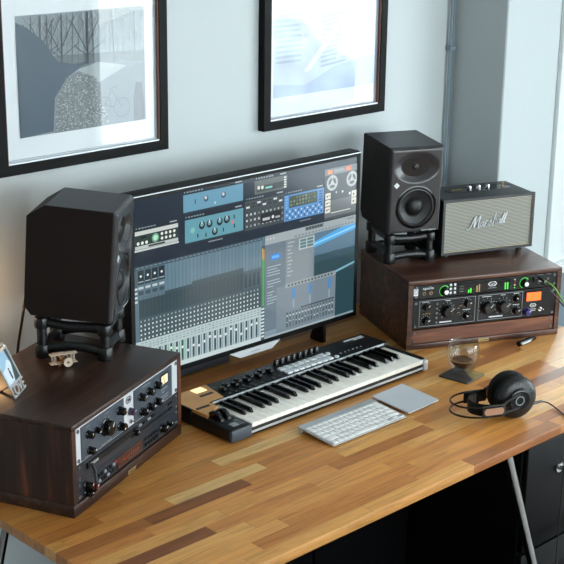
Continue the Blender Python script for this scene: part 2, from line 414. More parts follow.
t = thing('drawer_cabinet', 'black drawer cabinet with chrome handle under the right end of the desk', 'cabinet', (2.79, 1.925, -DZ))
cw, cd, ch = .46, .55, .672
MB().box(0, .018, 0, cw, cd, ch, .003, 1).build('body', M['cabinet'], t)
for i, (z0, z1) in enumerate(((.36, ch), (.02, .352))):
    d = MB().box(.002, 0, z0, cw - .002, .018, z1, .003, 2).build('drawer', M['cabinet'], t)
    zz = z1 - .095
    hb = MB(); hb.tube([(.145, 0, zz), (.145, -.028, zz), (.32, -.028, zz), (.32, 0, zz)], .0075, 12, 0); hb.cyl((.145, .0, zz), (0, -1, 0), .016, .005); hb.cyl((.32, .0, zz), (0, -1, 0), .016, .005)
    hb.lathe([(0, -.012), (.009, -.008), (.013, 0), (.009, .008), (0, .012)], (.143, -.028, zz), (1, 0, 0)); hb.build('handle', M['chrome'], d)
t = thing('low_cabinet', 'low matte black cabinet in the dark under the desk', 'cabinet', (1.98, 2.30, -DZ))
MB().box(0, .018, .03, .79, .5, .66, .004, 1).build('body', M['dark_filler'], t)
for i in range(2): MB().box(.004 + i * .39, 0, .04, .386 + i * .39, .018, .65, .003, 1).build('door', M['dark_filler'], t)
MB().box(.02, .03, 0, .76, .48, .03).build('plinth', M['dark_filler'], t)
o = MB().box(1.75, 1.5, 0.0, 3.5, 2.9, 0.008).build('floor_dark_sheet', M['dark_filler']); tag(o, 'flat black sheet on the floor, added to darken the space beneath the desk', 'dark_filler')  # black sheet added so the space under the desk stays dark

# ------------------------------------------------------------------ rack gear helpers
def rack_case(name, label, loc, rz, H, D, mt, ms, mf, bt=.018):
    t = thing(name, label, 'rack', loc, rz); W = .52; w = W / 2; tk = .0165
    MB().box(-w, 0, H - .013, w, D, H, .002, 2).build('top_panel', mt, t)
    MB().box(-w, 0, 0, w, D, bt, .002, 2).build('bottom_panel', mf, t)
    for s in (-1, 1): MB().box(min(s * w, s * (w - tk)), 0, bt, max(s * w, s * (w - tk)), D, H - .013, .001, 1).build('side_panel', ms, t)
    MB().box(-w + tk, D - .01, bt, w - tk, D, H - .013).build('back_panel', mf, t)
    for s in (-1, 1): MB().box(s * .2335 - .010, .014, bt, s * .2335 + .010, .018, H - .013).build('rack_rail', M['blk'], t)
    pl = MB().box(-.018, -.0015, .003, .018, 0, .014, .0005, 1).build('name_plate', M['brass'], t)
    b = MB(); b.box(-.013, -.0019, .0075, .013, -.0015, .0095); b.build('engraving', M['blk'], pl)
    return t
def screws(t, z0, z1, y=-.001):
    for x in (-.2335, .2335):
        for z in (z0 + .008, z1 - .008): MB().cyl((x, y, z), (0, -1, 0), .0048, .003, n=12, bev=.001).build('screw', M['steel'] if y > -.0005 else M['blk_gloss'], t)
def knob(t, x, z, r, h=.014, mat=None, y=0, cap=None, ang=40, line=True, name='knob'):
    mat = mat or M['blk_gloss']
    b = MB(); b.lathe([(r * 1.18, 0), (r * 1.18, .002), (r, .0035), (r * .92, h - .0015), (r * .82, h), (0, h)], (x, y, z), (0, -1, 0), 24)
    for k in range(8):
        a = k * math.pi / 4; b.cyl((x + math.cos(a) * r * .96, y - .003, z + math.sin(a) * r * .96), (0, -1, 0), r * .1, h * .7, n=6)
    o = b.build(name, mat, t)
    if cap: MB().cyl((x, y - h, z), (0, -1, 0), r * .62, .0008, n=20).build('knob_cap', cap, o)
    elif line:
        a = R(ang); b = MB(); b.tube([(x + math.cos(a) * r * .2, y - h - .0002, z + math.sin(a) * r * .2), (x + math.cos(a) * r * .85, y - h - .0002, z + math.sin(a) * r * .85)], .0009, 5)
        b.build('pointer', M['white_mark'], o)
    return o
def ticks(t, x, z, r, a0=-50, a1=230, n=9, mat=None, y=0, w=.0007, name='tick_marks'):
    b = MB()
    for i in range(n):
        a = R(a0 + (a1 - a0) * i / (n - 1)); b.tube([(x + math.cos(a) * r, y - .0003, z + math.sin(a) * r), (x + math.cos(a) * r * 1.16, y - .0003, z + math.sin(a) * r * 1.16)], w, 4)
    return b.build(name, mat or M['grey_mark'], t)
def marks(t, items, mat, y=0, name='lettering'):
    b = MB()
    for (x0, z0, x1, z1) in items: b.box(x0, y - .0005, z0, x1, y + .0001, z1)
    return b.build(name, mat, t)
def diamond_logo(t, x, z, w, h, mat, y=0):
    b = MB()
    def ring(k, y1):
        return [(x - w * k, z), (x - w * k * .55, z + h * k), (x + w * k * .55, z + h * k), (x + w * k, z), (x + w * k * .55, z - h * k), (x - w * k * .55, z - h * k)]
    o1, o2 = ring(1, 0), ring(.78, 0)
    for i in range(6):
        j = (i + 1) % 6; b.prism([o1[i], o1[j], o2[j], o2[i]], y - .0006, y)
    b.tube([(x - w * .35, y - .0004, z + h * .45), (x - w * .35, y - .0004, z - h * .3), (x - w * .1, y - .0004, z - h * .45), (x - w * .0, y - .0004, z - h * .2), (x, y - .0004, z + h * .45)], h * .12, 5)
    b.tube([(x + w * .05, y - .0004, z - h * .45), (x + w * .28, y - .0004, z + h * .45), (x + w * .45, y - .0004, z - h * .45)], h * .12, 5)
    return b.build('emblem', mat, t)

# ------------------------------------------------------------------ left rack
LR = (1.8394, 2.4038, 0); LRR = .3967; LH = .2235
rack_case('rack_case', 'dark walnut rack case at the left end of the desk', LR, LRR, LH, .37, M['walnut'], M['walnut_side'], M['walnut'], .029)
t = thing('channel_strip', 'silver-framed valve channel strip at the top of the left rack', 'rack unit', LR, LRR)
t.location.z += .1225
H2 = .0875
MB().box(-.2425, .002, 0, .2425, .0055, H2, .0006, 1).build('face_plate', M['silver'], t)
MB().box(-.21, .0055, .004, .21, .25, H2 - .004).build('chassis', M['steel'], t)
for (x0, x1) in ((-.222, -.031), (.018, .210)): MB().box(x0, -.0005, .003, x1, .002, H2 - .003, .0005, 1).build('front_panel', M['facegrey'], t)
screws(t, 0, H2, .002)
Z = lambda z: z - .1225
for (x, z, r, h) in ((-.195, .181, .0085, .016), (-.118, .168, .018, .02), (-.053, .145, .0095, .018), (-.055, .185, .0095, .018), (-.19, .140, .0085, .016), (.048, .181, .009, .016), (.089, .181, .009, .016), (.127, .183, .009, .016), (.052, .142, .009, .016), (.089, .141, .009, .016), (.126, .141, .009, .016), (-.158, .177, .007, .014)):
    knob(t, x, Z(z), r, h, M['blk_gloss'], -.0005, ang=random.choice([30, 60, 120, 200])); ticks(t, x, Z(z), r * 1.3, y=-.0005)
knob(t, .001, Z(.161), .0085, .014, M['purple'], .002)
diamond_logo(t, -.005, Z(.193), .014, .0085, M['blk'], .002)
b = MB(); b.cyl((0, .002, Z(.136)), (0, -1, 0), .005, .004, n=10); b.tube([(0, -.001, Z(.136)), (.004, -.014, Z(.139))], .0018, 8); b.build('toggle_switch', M['chrome'], t)
MB().box(.146, -.002, Z(.169), .190, -.0005, Z(.199), .0008, 1).build('vu_meter', M['blk'], t)
v = MB().box(.152, -.0026, Z(.173), .184, -.0018, Z(.195)).build('meter_face', M['amber'], t)
MB().tube([(.168, -.003, Z(.174)), (.162, -.003, Z(.191))], .0005, 4).build('needle', M['blk'], v)
marks(t, [(.15, Z(.158), .186, Z(.160)), (.155, Z(.150), .168, Z(.152)), (.15, Z(.140), .19, Z(.1415)), (.15, Z(.134), .188, Z(.1355)), (-.20, Z(.1995), -.185, Z(.2005)), (-.12, Z(.1995), -.10, Z(.2005)), (-.21, Z(.129), -.17, Z(.1302)), (-.14, Z(.129), -.09, Z(.1302)), (.06, Z(.2005), .10, Z(.2015))], M['grey_mark'], -.0005)

t = thing('disc_player', 'thin dark disc player with a long slot, in the middle of the left rack', 'rack unit', LR, LRR); t.location.z += .0778
H1 = .0435; Z = lambda z: z - .0778
MB().box(-.2425, .002, 0, .2425, .006, H1, .0006, 1).build('face_plate', M['faceink'], t)
MB().box(-.21, .006, .002, .21, .22, H1 - .002).build('chassis', M['steel'], t); screws(t, 0, H1, .002)
tr = MB().box(-.20, -.002, Z(.0965), .0, .002, Z(.1115), .001, 1).build('disc_tray', M['facep'], t)
text('lettering', 'TASCAM', .0085, M['white_mark'], tr, (-.172, -.0024, Z(.1045)))
MB().box(.005, -.0005, Z(.090), .185, .0022, Z(.094)).build('slot', M['blk'], t); MB().box(.005, -.0008, Z(.100), .185, .0022, Z(.1015)).build('trim_line', M['steel'], t)
for i in range(5): MB().box(.015 + i * .022, -.003, Z(.106), .028 + i * .022, .002, Z(.112), .001, 1).build('button', M['grey_mark'] if i % 2 else M['blk'], t)
knob(t, .02, Z(.099), .007, .012, None, .002)
for i in range(4): MB().box(.19 + (i % 2) * .012, -.002, Z(.09 + (i // 2) * .014), .199 + (i % 2) * .012, .002, Z(.096 + (i // 2) * .014), .001, 1).build('button', M['blk'], t)

t = thing('disc_recorder', 'dark recorder with a dim red display at the bottom of the left rack', 'rack unit', LR, LRR); t.location.z += .0335
Z = lambda z: z - .0335; H1 = .0435
MB().box(-.2425, .002, 0, .2425, .006, H1, .0006, 1).build('face_plate', M['faceink'], t)
MB().box(-.21, .006, .002, .21, .22, H1 - .002).build('chassis', M['steel'], t); screws(t, 0, H1, .002)
d = MB().box(-.066, -.0005, Z(.037), .053, .002, Z(.069),   .0008, 1).build('display', M['dispbrown'], t)
marks(d, [(-.05 + .011 * i, Z(.050), -.043 + .011 * i, Z(.058)) for i in range(8)], M['redled'], -.0005, 'digits')
for i in range(6):
    for j in range(2): MB().box(-.155 + i * .013, -.003, Z(.043 + j * .014), -.146 + i * .013, .002, Z(.050 + j * .014), .001, 1).build('button', M['grey_mark'] if (i + j) % 3 == 0 else M['blk'], t)
MB().box(-.080, -.003, Z(.06), -.071, .002, Z(.067), .001, 1).build('button', M['redspot'], t)
for i in range(5):
    for j in range(2): MB().box(.068 + i * .014, -.003, Z(.042 + j * .015), .078 + i * .014, .002, Z(.050 + j * .015), .001, 1).build('button', M['blk'], t)
knob(t, .158, Z(.056), .010, .014, None, .002); knob(t, .19, Z(.056), .0065, .012, None, .002)
knob(t, -.169, Z(.042), .006, .010, M['redspot'], .002); knob(t, -.206, Z(.060), .0085, .018, None, .002); knob(t, -.206, Z(.041), .0085, .018, None, .002)
t.location.z += 0
o = MB().tube([(-.2, -.012, .115), (-.207, -.028, .09), (-.214, -.03, .062), (-.206, -.024, .05), (-.205, .0, .047)], .0035, 8, 2).build('patch_cable', M['blk_rubber'])
o.location = (LR[0], LR[1], DZ); o.rotation_euler = (0, 0, LRR); tag(o, 'short black patch cable looped at the lower left corner of the left rack', 'cable')

# ------------------------------------------------------------------ right rack
RR = (3.2075, 2.4095, 0); RRR = -.4296; RH = .2185
t = rack_case('rack_case', 'reddish walnut rack case at the right end of the desk', RR, RRR, RH, .37, M['walnut_r'], M['walnut_r'], M['walnut_r'])
p = MB().box(-.2425, .004, .0185, .2425, .012, .0615, .001, 1).build('blank_panel', M['walnut_panel'], t)
for x in (-.2335, .2335):
    for z in (.027, .053): MB().cyl((x, .004, z), (0, -1, 0), .004, .003, n=10, bev=.001).build('screw', M['steel'], p)
t = thing('audio_interface', 'thin black audio interface with green level bars, top of the right rack', 'rack unit', RR, RRR); t.location.z += .1605
Z = lambda z: z - .1605
MB().box(-.2425, .002, 0, .2425, .006, .0435, .0006, 1).build('face_plate', M['facep'], t)
MB().box(-.21, .006, .002, .21, .3, .0415).build('chassis', M['steel'], t); screws(t, 0, .0435, .002)
text('lettering', 'apollo', .0125, M['white_mark'], t, (-.194, .0015, Z(.1925)), spacing=1.15, ext=.0005)
for x in (-.207, -.185): MB().cyl((x, .002, Z(.1765)), (0, -1, 0), .0052, .001, n=16).build('jack', M['brass'], t); MB().cyl((x, .0008, Z(.1765)), (0, -1, 0), .0035, .001, n=12).build('jack_hole', M['blk'], t)
for (x, cap) in ((-.140, 1), (.131, 1)):
    knob(t, x, Z(.179), .0115, .015, None, .002, cap=M['white_mark'])
    b = MB(); b.tube([(x + math.cos(R(a)) * .0165, .0016, Z(.179) + math.sin(R(a)) * .0165) for a in range(40, 260, 15)], .0009, 5); b.build('green_ring', M['greenled'], t)
for i in range(2):
    for j in range(3): MB().box(-.124 + i * .014, -.0015, Z(.168 + j * .0125), -.117 + i * .014, .002, Z(.175 + j * .0125), .001, 1).build('button', M['white_mark'], t)
MB().box(-.096, .0005, Z(.164), .082, .002, Z(.199), .0008, 1).build('display', M['blk_gloss'], t)
b = MB()
for x, h in ((-.062, .010), (-.055, .014), (.062, .021), (.070, .021)): b.box(x, -.0002, Z(.166), x + .0045, .0004, Z(.166 + h))
b.build('level_bar', M['greenled'], t)
b = MB()
for x, h in ((-.034, .020), (-.026, .024)): b.box(x, -.0002, Z(.166), x + .004, .0004, Z(.166 + h))
b.build('level_bar', M['brass'], t)
diamond_logo(t, .020, Z(.187), .016, .007, M['white_mark'], .0002); marks(t, [(.006, Z(.1735), .034, Z(.1752))], M['grey_mark'], .0003, 'emblem_lettering'); marks(t, [(-.09, Z(.188), -.078, Z(.189)), (-.09, Z(.180), -.078, Z(.181)), (-.09, Z(.172), -.078, Z(.173))], M['grey_mark'], .0003)
for i, c in enumerate(('greenled', 'amber', 'redspot', 'white_mark')): MB().cyl((.097, .002, Z(.1675 + .0085 * i)), (0, -1, 0), .0022, .0015, n=10).build('led', M[c], t)
for x in (.165, .186): MB().cyl((x, .002, Z(.188)), (0, -1, 0), .0085, .002, n=16).build('jack', M['blk'], t)
MB().cyl((.212, .002, Z(.186)), (0, -1, 0), .004, .002, n=12).build('jack', M['steel'], t); marks(t, [(.175, Z(.2), .195, Z(.2012)), (.205, Z(.2), .222, Z(.2012))], M['grey_mark'], .002)
# the shop tag on the left ear
MB().box(-.2425, -.0006, Z(.172), -.228, .0015, Z(.194), .0006, 1).build('maker_tag', M['silver'], t)
MB().outline(-.2395, Z(.178), -.2312, Z(.190), .0012, -.0012, -.0006).build('emblem', M['blk'], t)

t = thing('compressor_unit', 'black two-panel compressor with an orange lit meter in the right rack', 'rack unit', RR, RRR); t.location.z += .0665
Z = lambda z: z - .0665; H2 = .0885
MB().box(-.2425, .002, 0, .2425, .006, H2 + .003, .0006, 1).build('face_plate', M['facep'], t)
MB().box(-.21, .006, .002, .21, .3, H2 - .002).build('chassis', M['steel'], t); screws(t, 0, H2, .002)
MB().outline(-.221, Z(.072), -.034, Z(.153), .0014, .0006, .002).build('panel_outline', M['grey_mark'], t)
MB().outline(-.024, Z(.072), .128, Z(.153), .0014, .0006, .002).build('panel_outline', M['grey_mark'], t)
for (x, z, r) in ((-.199, .136, .0105), (-.199, .091, .0105), (-.128, .116, .0185), (-.062, .134, .0105), (-.063, .094, .0105), (.007, .114, .0195), (.061, .112, .0195), (.106, .133, .0105), (.106, .094, .0105)):
    knob(t, x, Z(z), r, .017 if r < .015 else .02, None, .002, ang=random.choice([35, 45, 140])); ticks(t, x, Z(z), r * 1.28, n=11, mat=M['white_mark'], y=.002, w=.0005)
for j in range(5): MB().cyl((-.163, .002, Z(.081 + j * .0148)), (0, -1, 0), .0032, .003, n=10).build('push_button', M['steel'], t)
for (x, z) in ((-.085, .128), (-.092, .120), (-.085, .098), (-.092, .105), (-.208, .112), (-.198, .113), (-.188, .112)): b = MB(); b.cyl((x, .002, Z(z)), (0, -1, 0), .0022, .002, n=8); b.tube([(x, .001, Z(z)), (x + .002, -.006, Z(z) + .003)], .001, 6); b.build('toggle_switch', M['brass'], t)
marks(t, [(-.152, Z(.0785), -.112, Z(.082)), (.015, Z(.0785), .062, Z(.082)), (-.135, Z(.1465), -.118, Z(.148)), (-.012, Z(.1465), .02, Z(.148)), (.052, Z(.1465), .068, Z(.148)), (.096, Z(.1475), .115, Z(.149)), (-.212, Z(.1475), -.19, Z(.149)), (.095, Z(.111), .118, Z(.1125)), (-.075, Z(.112), -.05, Z(.1135)), (.155, Z(.0905), .178, Z(.092)), (.157, Z(.0855), .176, Z(.087))], M['white_mark'], .002)
MB().box(.136, -.001, Z(.116), .195, .002, Z(.150), .001, 1).build('meter_bezel', M['blk'], t)
v = MB().box(.1405, -.0018, Z(.1195), .1905, -.0008, Z(.1465), .0005, 1).build('vu_meter', M['orange'], t)
b = MB(); b.tube([(.1655, -.0022, Z(.121)), (.158, -.0022, Z(.142))], .0005, 4)
for i in range(7): b.box(.146 + i * .006, -.0021, Z(.138), .1468 + i * .006, -.0017, Z(.142))
b.build('scale', M['brass'], v)
diamond_logo(t, .166, Z(.1035), .012, .006, M['white_mark'], .002)
knob(t, .145, Z(.086), .0105, .016, M['blue'], .002)
b = MB(); b.cyl((.191, .002, Z(.089)), (0, -1, 0), .0075, .002, n=6); b.cyl((.191, 0, Z(.089)), (0, -1, 0), .004, .004, n=12); b.tube([(.191, -.003, Z(.089)), (.194, -.014, Z(.092))], .0018, 8); b.build('toggle_switch', M['chrome'], t)

def local_cable(name, label, pts, r, mat, base, rz, plug=None, cat='cable', group=None, ends=()):
    t = thing(name, label, cat, base, rz, group)
    MB().tube(pts, r, 8, 3).build('cord', mat, t)
    for (p, d, pr, L, pm) in ends: MB().cyl(p, d, pr, L, pr * .7, 12, .0008).build('plug', M[pm], t)
    return t
local_cable('instrument_cable', 'green instrument cable plugged into the audio interface in the right rack', [(.186, -.03, .188), (.200, -.055, .180), (.222, -.06, .145), (.262, -.05, .095), (.30, -.035, .072), (.338, -.01, .030), (.360, .0, -.03), (.366, .0, -.2), (.366, .0, -.70)], .0028, M['greenc'], RR, RRR,
            ends=[((.186, -.0305, .188), (0, 1, 0), .0052, .026, 'chrome')])
local_cable('instrument_cable', 'black instrument cable plugged beside the green one in the right rack', [(.165, -.03, .188), (.175, -.055, .182), (.20, -.066, .152), (.25, -.058, .1), (.30, -.045, .064), (.345, -.03, .020), (.366, -.025, -.04), (.372, -.02, -.2), (.372, -.02, -.70)], .0026, M['blk_rubber'], RR, RRR,
            ends=[((.165, -.0305, .188), (0, 1, 0), .0052, .026, 'chrome'), ((.27, -.054, .084), (.06, .02, -.04), .0055, .03, 'blk_rubber')])

# ------------------------------------------------------------------ studio monitors
def monitor(label, loc, rz, tilt, k=1.0, slope=.042):
    t = thing('studio_monitor', label, 'speaker', loc, rz, 'studio monitors'); t.rotation_euler = (tilt, 0, rz); t.scale = (k, k, k)
    W, H, D = .091, .277, .22
    b = MB(); b.prism([(.012, 0), (D - .018, 0), (D, .022), (D, H - .7 * slope), (D - slope, H), (.012, H)], -W, W, 'yz')
    body = b.build('cabinet', M['speaker_side'], t, sharp=20)
    tp = MB().box(-W + .001, .0125, H - .002, W - .001, D - slope - .001, H + .0012, .0008, 1).build('top_panel', M['speaker'], t)
    # baffle: a height field with an elliptical waveguide and a round woofer recess
    nx, nz = 64, 96; bm = bmesh.new(); G = []
    def dep(x, z):
        y = 0.0
        e = min(W - abs(x), z, H - z)
        if e < .010: y += .010 * (1 - math.sqrt(max(0, 1 - (1 - e / .010) ** 2)))
        r = math.hypot(x / .079, (z - .2135) / .0505)
        if r < 1: y += .0215 * (1 - r ** 2.4) ** 1.5
        if math.hypot(x - .003, z - .084) < .0675: y += .018
        return y
    for j in range(nz + 1):
        G.append([bm.verts.new((-W + 2 * W * i / nx, dep(-W + 2 * W * i / nx, H * j / nz), H * j / nz)) for i in range(nx + 1)])
    for j in range(nz):
        for i in range(nx): bm.faces.new([G[j][i], G[j][i + 1], G[j + 1][i + 1], G[j + 1][i]])
    bord = [(G[0][i], G[0][i + 1]) for i in range(nx)] + [(G[j][nx], G[j + 1][nx]) for j in range(nz)] + [(G[nz][i + 1], G[nz][i]) for i in range(nx)][::-1] + [(G[j + 1][0], G[j][0]) for j in range(nz)][::-1]
    for a, c in bord:
        a2 = bm.verts.new((a.co.x, .0125, a.co.z)); c2 = bm.verts.new((c.co.x, .0125, c.co.z)); bm.faces.new([a, c, c2, a2])
    bmesh.ops.remove_doubles(bm, verts=bm.verts, dist=1e-6)
    m = MB(); m.bm.free(); m.bm = bm; m.build('baffle', M['baffle'], t, sharp=50)
    tw = MB().lathe([(.0185, -.002), (.018, .002), (.0145, .003), (.0135, .003), (.0115, .009), (.007, .0125), (0, .0135)], (0, .0215, .2135), (0, -1, 0), 24).build('tweeter', M['cone'], t)
    c = (.003, .004, .084)
    MB().lathe([(.0715, 0), (.0705, .004), (.066, .0048), (.0645, .002)], c, (0, -1, 0), 40).build('woofer_ring', M['blk_gloss'], t)
    MB().lathe([(.0645, .001), (.0615, .0055), (.057, .006), (.053, .001)], c, (0, -1, 0), 40).build('woofer_surround', M['blk_rubber'], t)
    MB().lathe([(.053, .001), (.042, -.004), (.030, -.010), (.024, -.013)], c, (0, -1, 0), 40, ).build('woofer_cone', M['cone'], t)
    MB().lathe([(.030, -.010), (.027, -.003), (.018, .003), (.008, .0055), (0, .006)], c, (0, -1, 0), 28).build('dust_cap', M['blk'], t)
    # ports in the lower corners
    for s in (-1, 1):
        MB().prism([(s * .083, .010), (s * .083, .040), (s * .071, .028), (s * .050, .010)], -.0012, .001).build('bass_port', M['blk_rubber'], t)
    b = MB(); b.prism([(-.067, .1495), (-.0575, .159), (-.067, .1685), (-.0765, .159)], -.0012, .0005); d = b.build('badge', M['white_mark'], t)
    MB().outline(-.0705, .1555, -.0635, .1625, .0009, -.0016, -.0012).build('badge_mark', M['grey_mark'], d)
    text('lettering', 'NEUMANN.BERLIN', .0062, M['white_mark'], t, (.052, .0004, .0068), ext=.0006)
    MB().box(-.05, D - .002, .05, .05, D + .003, .2, .001, 1).build('rear_plate', M['blk'], t)
    return t
def stand(label, loc, rz, h, tilt, D=.15, y0=.012):
    t = thing('speaker_stand', label, 'speaker stand', loc, rz, 'isolation stands under the studio monitors')
    xs, ys = (-.068, .068), (y0 + .012, y0 + D)
    for x in xs:
        for y in ys:
            hh = h - .010 - (0) + (y * math.tan(tilt))
            b = MB(); b.lathe([(0, 0), (.0180, 0), (.0190, .004), (.0190, .030), (.0165, .034), (0, .034)], (x, y, 0)); o = b.build('isolator_foot', M['blk_rubber'], t)
            MB().cyl((x, y, .030), (0, 0, 1), .0125, hh - .052, n=14).build('post', M['blk_rubber'], t)
            MB().lathe([(0, 0), (.0165, 0), (.0180, .003), (.0180, .024), (.0165, .027), (0, .027)], (x, y, hh - .024)).build('isolator_cap', M['blk_rubber'], t)
    for (z, nm, s) in ((.017, 'lower_frame', 0), (h - .016, 'upper_frame', 1)):
        b = MB(); zt = lambda y: z + (y * math.tan(tilt) if s else 0)
        for y in ys: b.tube([(xs[0], y, zt(y)), (-.03, y, zt(y) + .006 * (1 if not s else -1)), (.03, y, zt(y) + .006 * (1 if not s else -1)), (xs[1], y, zt(y))], .0105, 10, 2, flat=1.15)
        for x in xs:
            ym = sum(ys) / 2; k = .014 if not s else -.006
            b.tube([(x, ys[0], zt(ys[0])), (x, ym - .03, zt(ym) + k), (x, ym + .03, zt(ym) + k), (x, ys[1], zt(ys[1]))], .0105, 10, 2, flat=1.15)
        b.build(nm, M['blk_rubber'], t)
    return t
monitor('black studio monitor with a white diamond badge on the right rack', (3.129, 2.642, .3152), -.425, .045, .975, .006)
stand('short black isolation stand on the right rack', (3.126, 2.640, RH), -.425, .0967, .045)
monitor('black studio monitor seen from its side on the left rack', (1.9826, 2.620, .3215), .69, .073, 1.02)
stand('tall black isolation stand on the left rack', (1.970, 2.622, LH), .69, .098, .073, .172, .003)

t = thing('power_cord', 'black power cord hanging behind the left studio monitor', 'cable', (1.80, 2.82, 0))
MB().tube([(.045, -.005, .40), (.02, -.02, .36), (.0, -.03, .30), (.013, .02, .20), (.02, .04, .1), (.02, .05, .0045)], .0038, 8, 3).build('cord', M['blk_rubber'], t)
MB().cyl((.050, -.005, .415), (-.5, .0, -1), .008, .03, .006, 12, .001).build('plug', M['blk_rubber'], t)

# ------------------------------------------------------------------ bluetooth speaker with cloth grille
MS = (3.2203, 2.6015, RH); t = thing('bluetooth_speaker', 'black vintage-style speaker with woven grey grille on the right rack', 'speaker', MS, -.365)
z0, z1 = .012, .190; W, D = .333, .18
b = MB(); b.box(0, .010, z0, W, D, z1, .008, 3); b.outline(0, z0, W, z1, .0085, 0, .012); body = b.build('cabinet', M['vinyl'], t)
MB().box(.008, .004, z0 + .008, W - .008, .011, z1 - .008).build('grille', M['grille'], t)
MB().outline(.0080, z0 + .0080, W - .0080, z1 - .0080, .0016, .0015, .005).build('piping', M['gold_pipe'], t)
for x in (.03, W - .03):
    for y in (.03, D - .03): MB().cyl((x, y, 0), (0, 0, 1), .010, .0125, n=14).build('foot', M['blk_rubber'], t)
# recessed control strip on the top
b = MB(); pl = []
x0, x1, y0, y1 = .062, .305, .078, .136
for (cx, cy, a0) in ((x1 - .028, y1 - .028, 0), (x0 + .028, y1 - .028, 90), (x0 + .028, y0 + .028, 180), (x1 - .028, y0 + .028, 270)):
    for a in range(0, 91, 15): pl.append((cx + .028 * math.cos(R(a0 + a)), cy + .028 * math.sin(R(a0 + a))))
b.prism(pl, z1 - .0005, z1 + .0006, 'xy'); cp = b.build('control_panel', M['blk_gloss'], t)
b = MB(); b.tube([(x, y, z1 + .0004) for x, y in pl + pl[:1]], .0014, 6, 0, False); b.build('panel_rim', M['vinyl'], t)
for x in (.156, .190, .224): MB().lathe([(0, 0), (.0078, 0), (.0078, .006), (.007, .0095), (.0062, .010), (0, .0102)], (x, .112, z1 + .0005), n=20).build('knob', M['chrome'], cp)
b = MB(); b.cyl((.277, .110, z1), (0, 0, 1), .006, .003, n=12); b.tube([(.277, .110, z1 + .002), (.2785, .108, z1 + .017)], .0022, 8); b.build('toggle_switch', M['brass'], cp)
MB().tube([(.132, .112, z1 + .0011), (.09, .112, z1 + .0011)], .001, 6).build('marking', M['brass'], cp)
# script logo as pen strokes
def script(t, x, z, s, y, mat):
    b = MB(); sh = .32
    def st(p, r=.055): b.tube([(x + (a + sh * c) * s, y, z + c * s) for a, c in p], r * s, 6, 2)
    st([(-.35, .12), (-.25, -.05), (.0, .05), (.25, .8), (.38, 1.3)], .085)                 # M
    st([(.38, 1.3), (.42, .7), (.50, .1)], .10); st([(.50, .1), (.72, .8), (.98, 1.28)], .07); st([(.98, 1.28), (.95, .5), (1.02, .05), (1.18, .1)], .10)
    def a_(o): st([(o + .42, .55), (o + .2, .66), (o + .05, .35), (o + .12, .04), (o + .3, .08), (o + .44, .6)]); st([(o + .44, .6), (o + .42, .1), (o + .58, .1)])
    a_(1.2); st([(1.80, .05), (1.88, .55), (1.92, .68), (2.08, .55), (2.16, .62)])          # r
    st([(2.2, .1), (2.4, .45), (2.46, .7), (2.46, .7), (2.6, .3), (2.5, .0), (2.3, .08)])    # s
    st([(2.82, .02), (2.84, .7), (2.86, 1.3)]); st([(2.80, .02), (2.84, .45), (2.98, .74), (3.12, .62), (3.10, .06), (3.24, .08)])  # h
    a_(3.22); st([(3.82, .1), (3.9, .9), (4.02, 1.3), (3.92, .6), (3.86, .1), (4.0, .05)]); st([(4.08, .1), (4.16, .9), (4.28, 1.3), (4.18, .6), (4.12, .1), (4.3, .1)])
    return b.build('script_logo', mat, t)
lg = script(t, .097, .0, .0300, .0015, M['alu'])
lg.rotation_euler = (0, R(-4), 0); lg.location = (.0, 0, .0830)

# ------------------------------------------------------------------ television
t = thing('widescreen_television', 'large black widescreen display showing a mixing session, centre of the desk', 'display', (2.095, 2.726, 0), -.004)
W, z0, z1 = .870, .064, .580
b = MB(); b.box(0, .002, z0, W, .046, z1 + .004, .003, 2); b.build('back_shell', M['blk_matte'], t)
b = MB(); b.outline(0, z0, W, z1, .0125, -.002, .006); b.box(.0, -.002, z0, W, .002, z0 + .014); b.build('bezel', M['blk_matte'], t)
b = MB(); b.box(0, -.003, z1 - .0025, W, -.0018, z1); b.build('edge_highlight', M['alu'], t)  # bright strip paints the highlight along the bezel's top edge
MB().box(.01, 0, z0 + .010, W - .01, .003, z1 - .01).build('screen_panel', M['blk_gloss'], t)
chin = MB().prism([(.345, .066), (.542, .066), (.508, .046), (.384, .046)], -.006, .012).build('chin', M['alu_flat'], t)
marks(chin, [(.425, .0545, .46, .0562)], M['grey_mark'], -.006)
MB().box(.20, .046, .15, .67, .062, .50, .006, 2).build('rear_cover', M['blk'], t)
for x in (.10, .74):
    b = MB(); b.prism([(.012, .10), (.034, .10), (.068, .008), (.068, 0), (.012, 0)], x, x + .012, 'yz'); b.build('foot', M['blk'], t)
c = Canvas(0)
c.rect(.0125, .078, .862, .568, (22, 34, 50))
rn = random.Random(3)
def jit(col, a=10): d = rn.randint(-a, a); return tuple(max(0, min(255, v + d)) for v in col)
def plug_title(x0, x1, z):
    c.rect(x0, z, x1, z + .012, (26, 34, 44)); c.disc(x0 + .007, z + .006, .0022, (120, 140, 150), 8)
    for i in range(6): c.rect(x0 + .014 + i * .010, z + .004, x0 + .021 + i * .010, z + .0075, (120, 138, 148))
    c.rect(x1 - .03, z + .004, x1 - .006, z + .0075, (150, 165, 172))
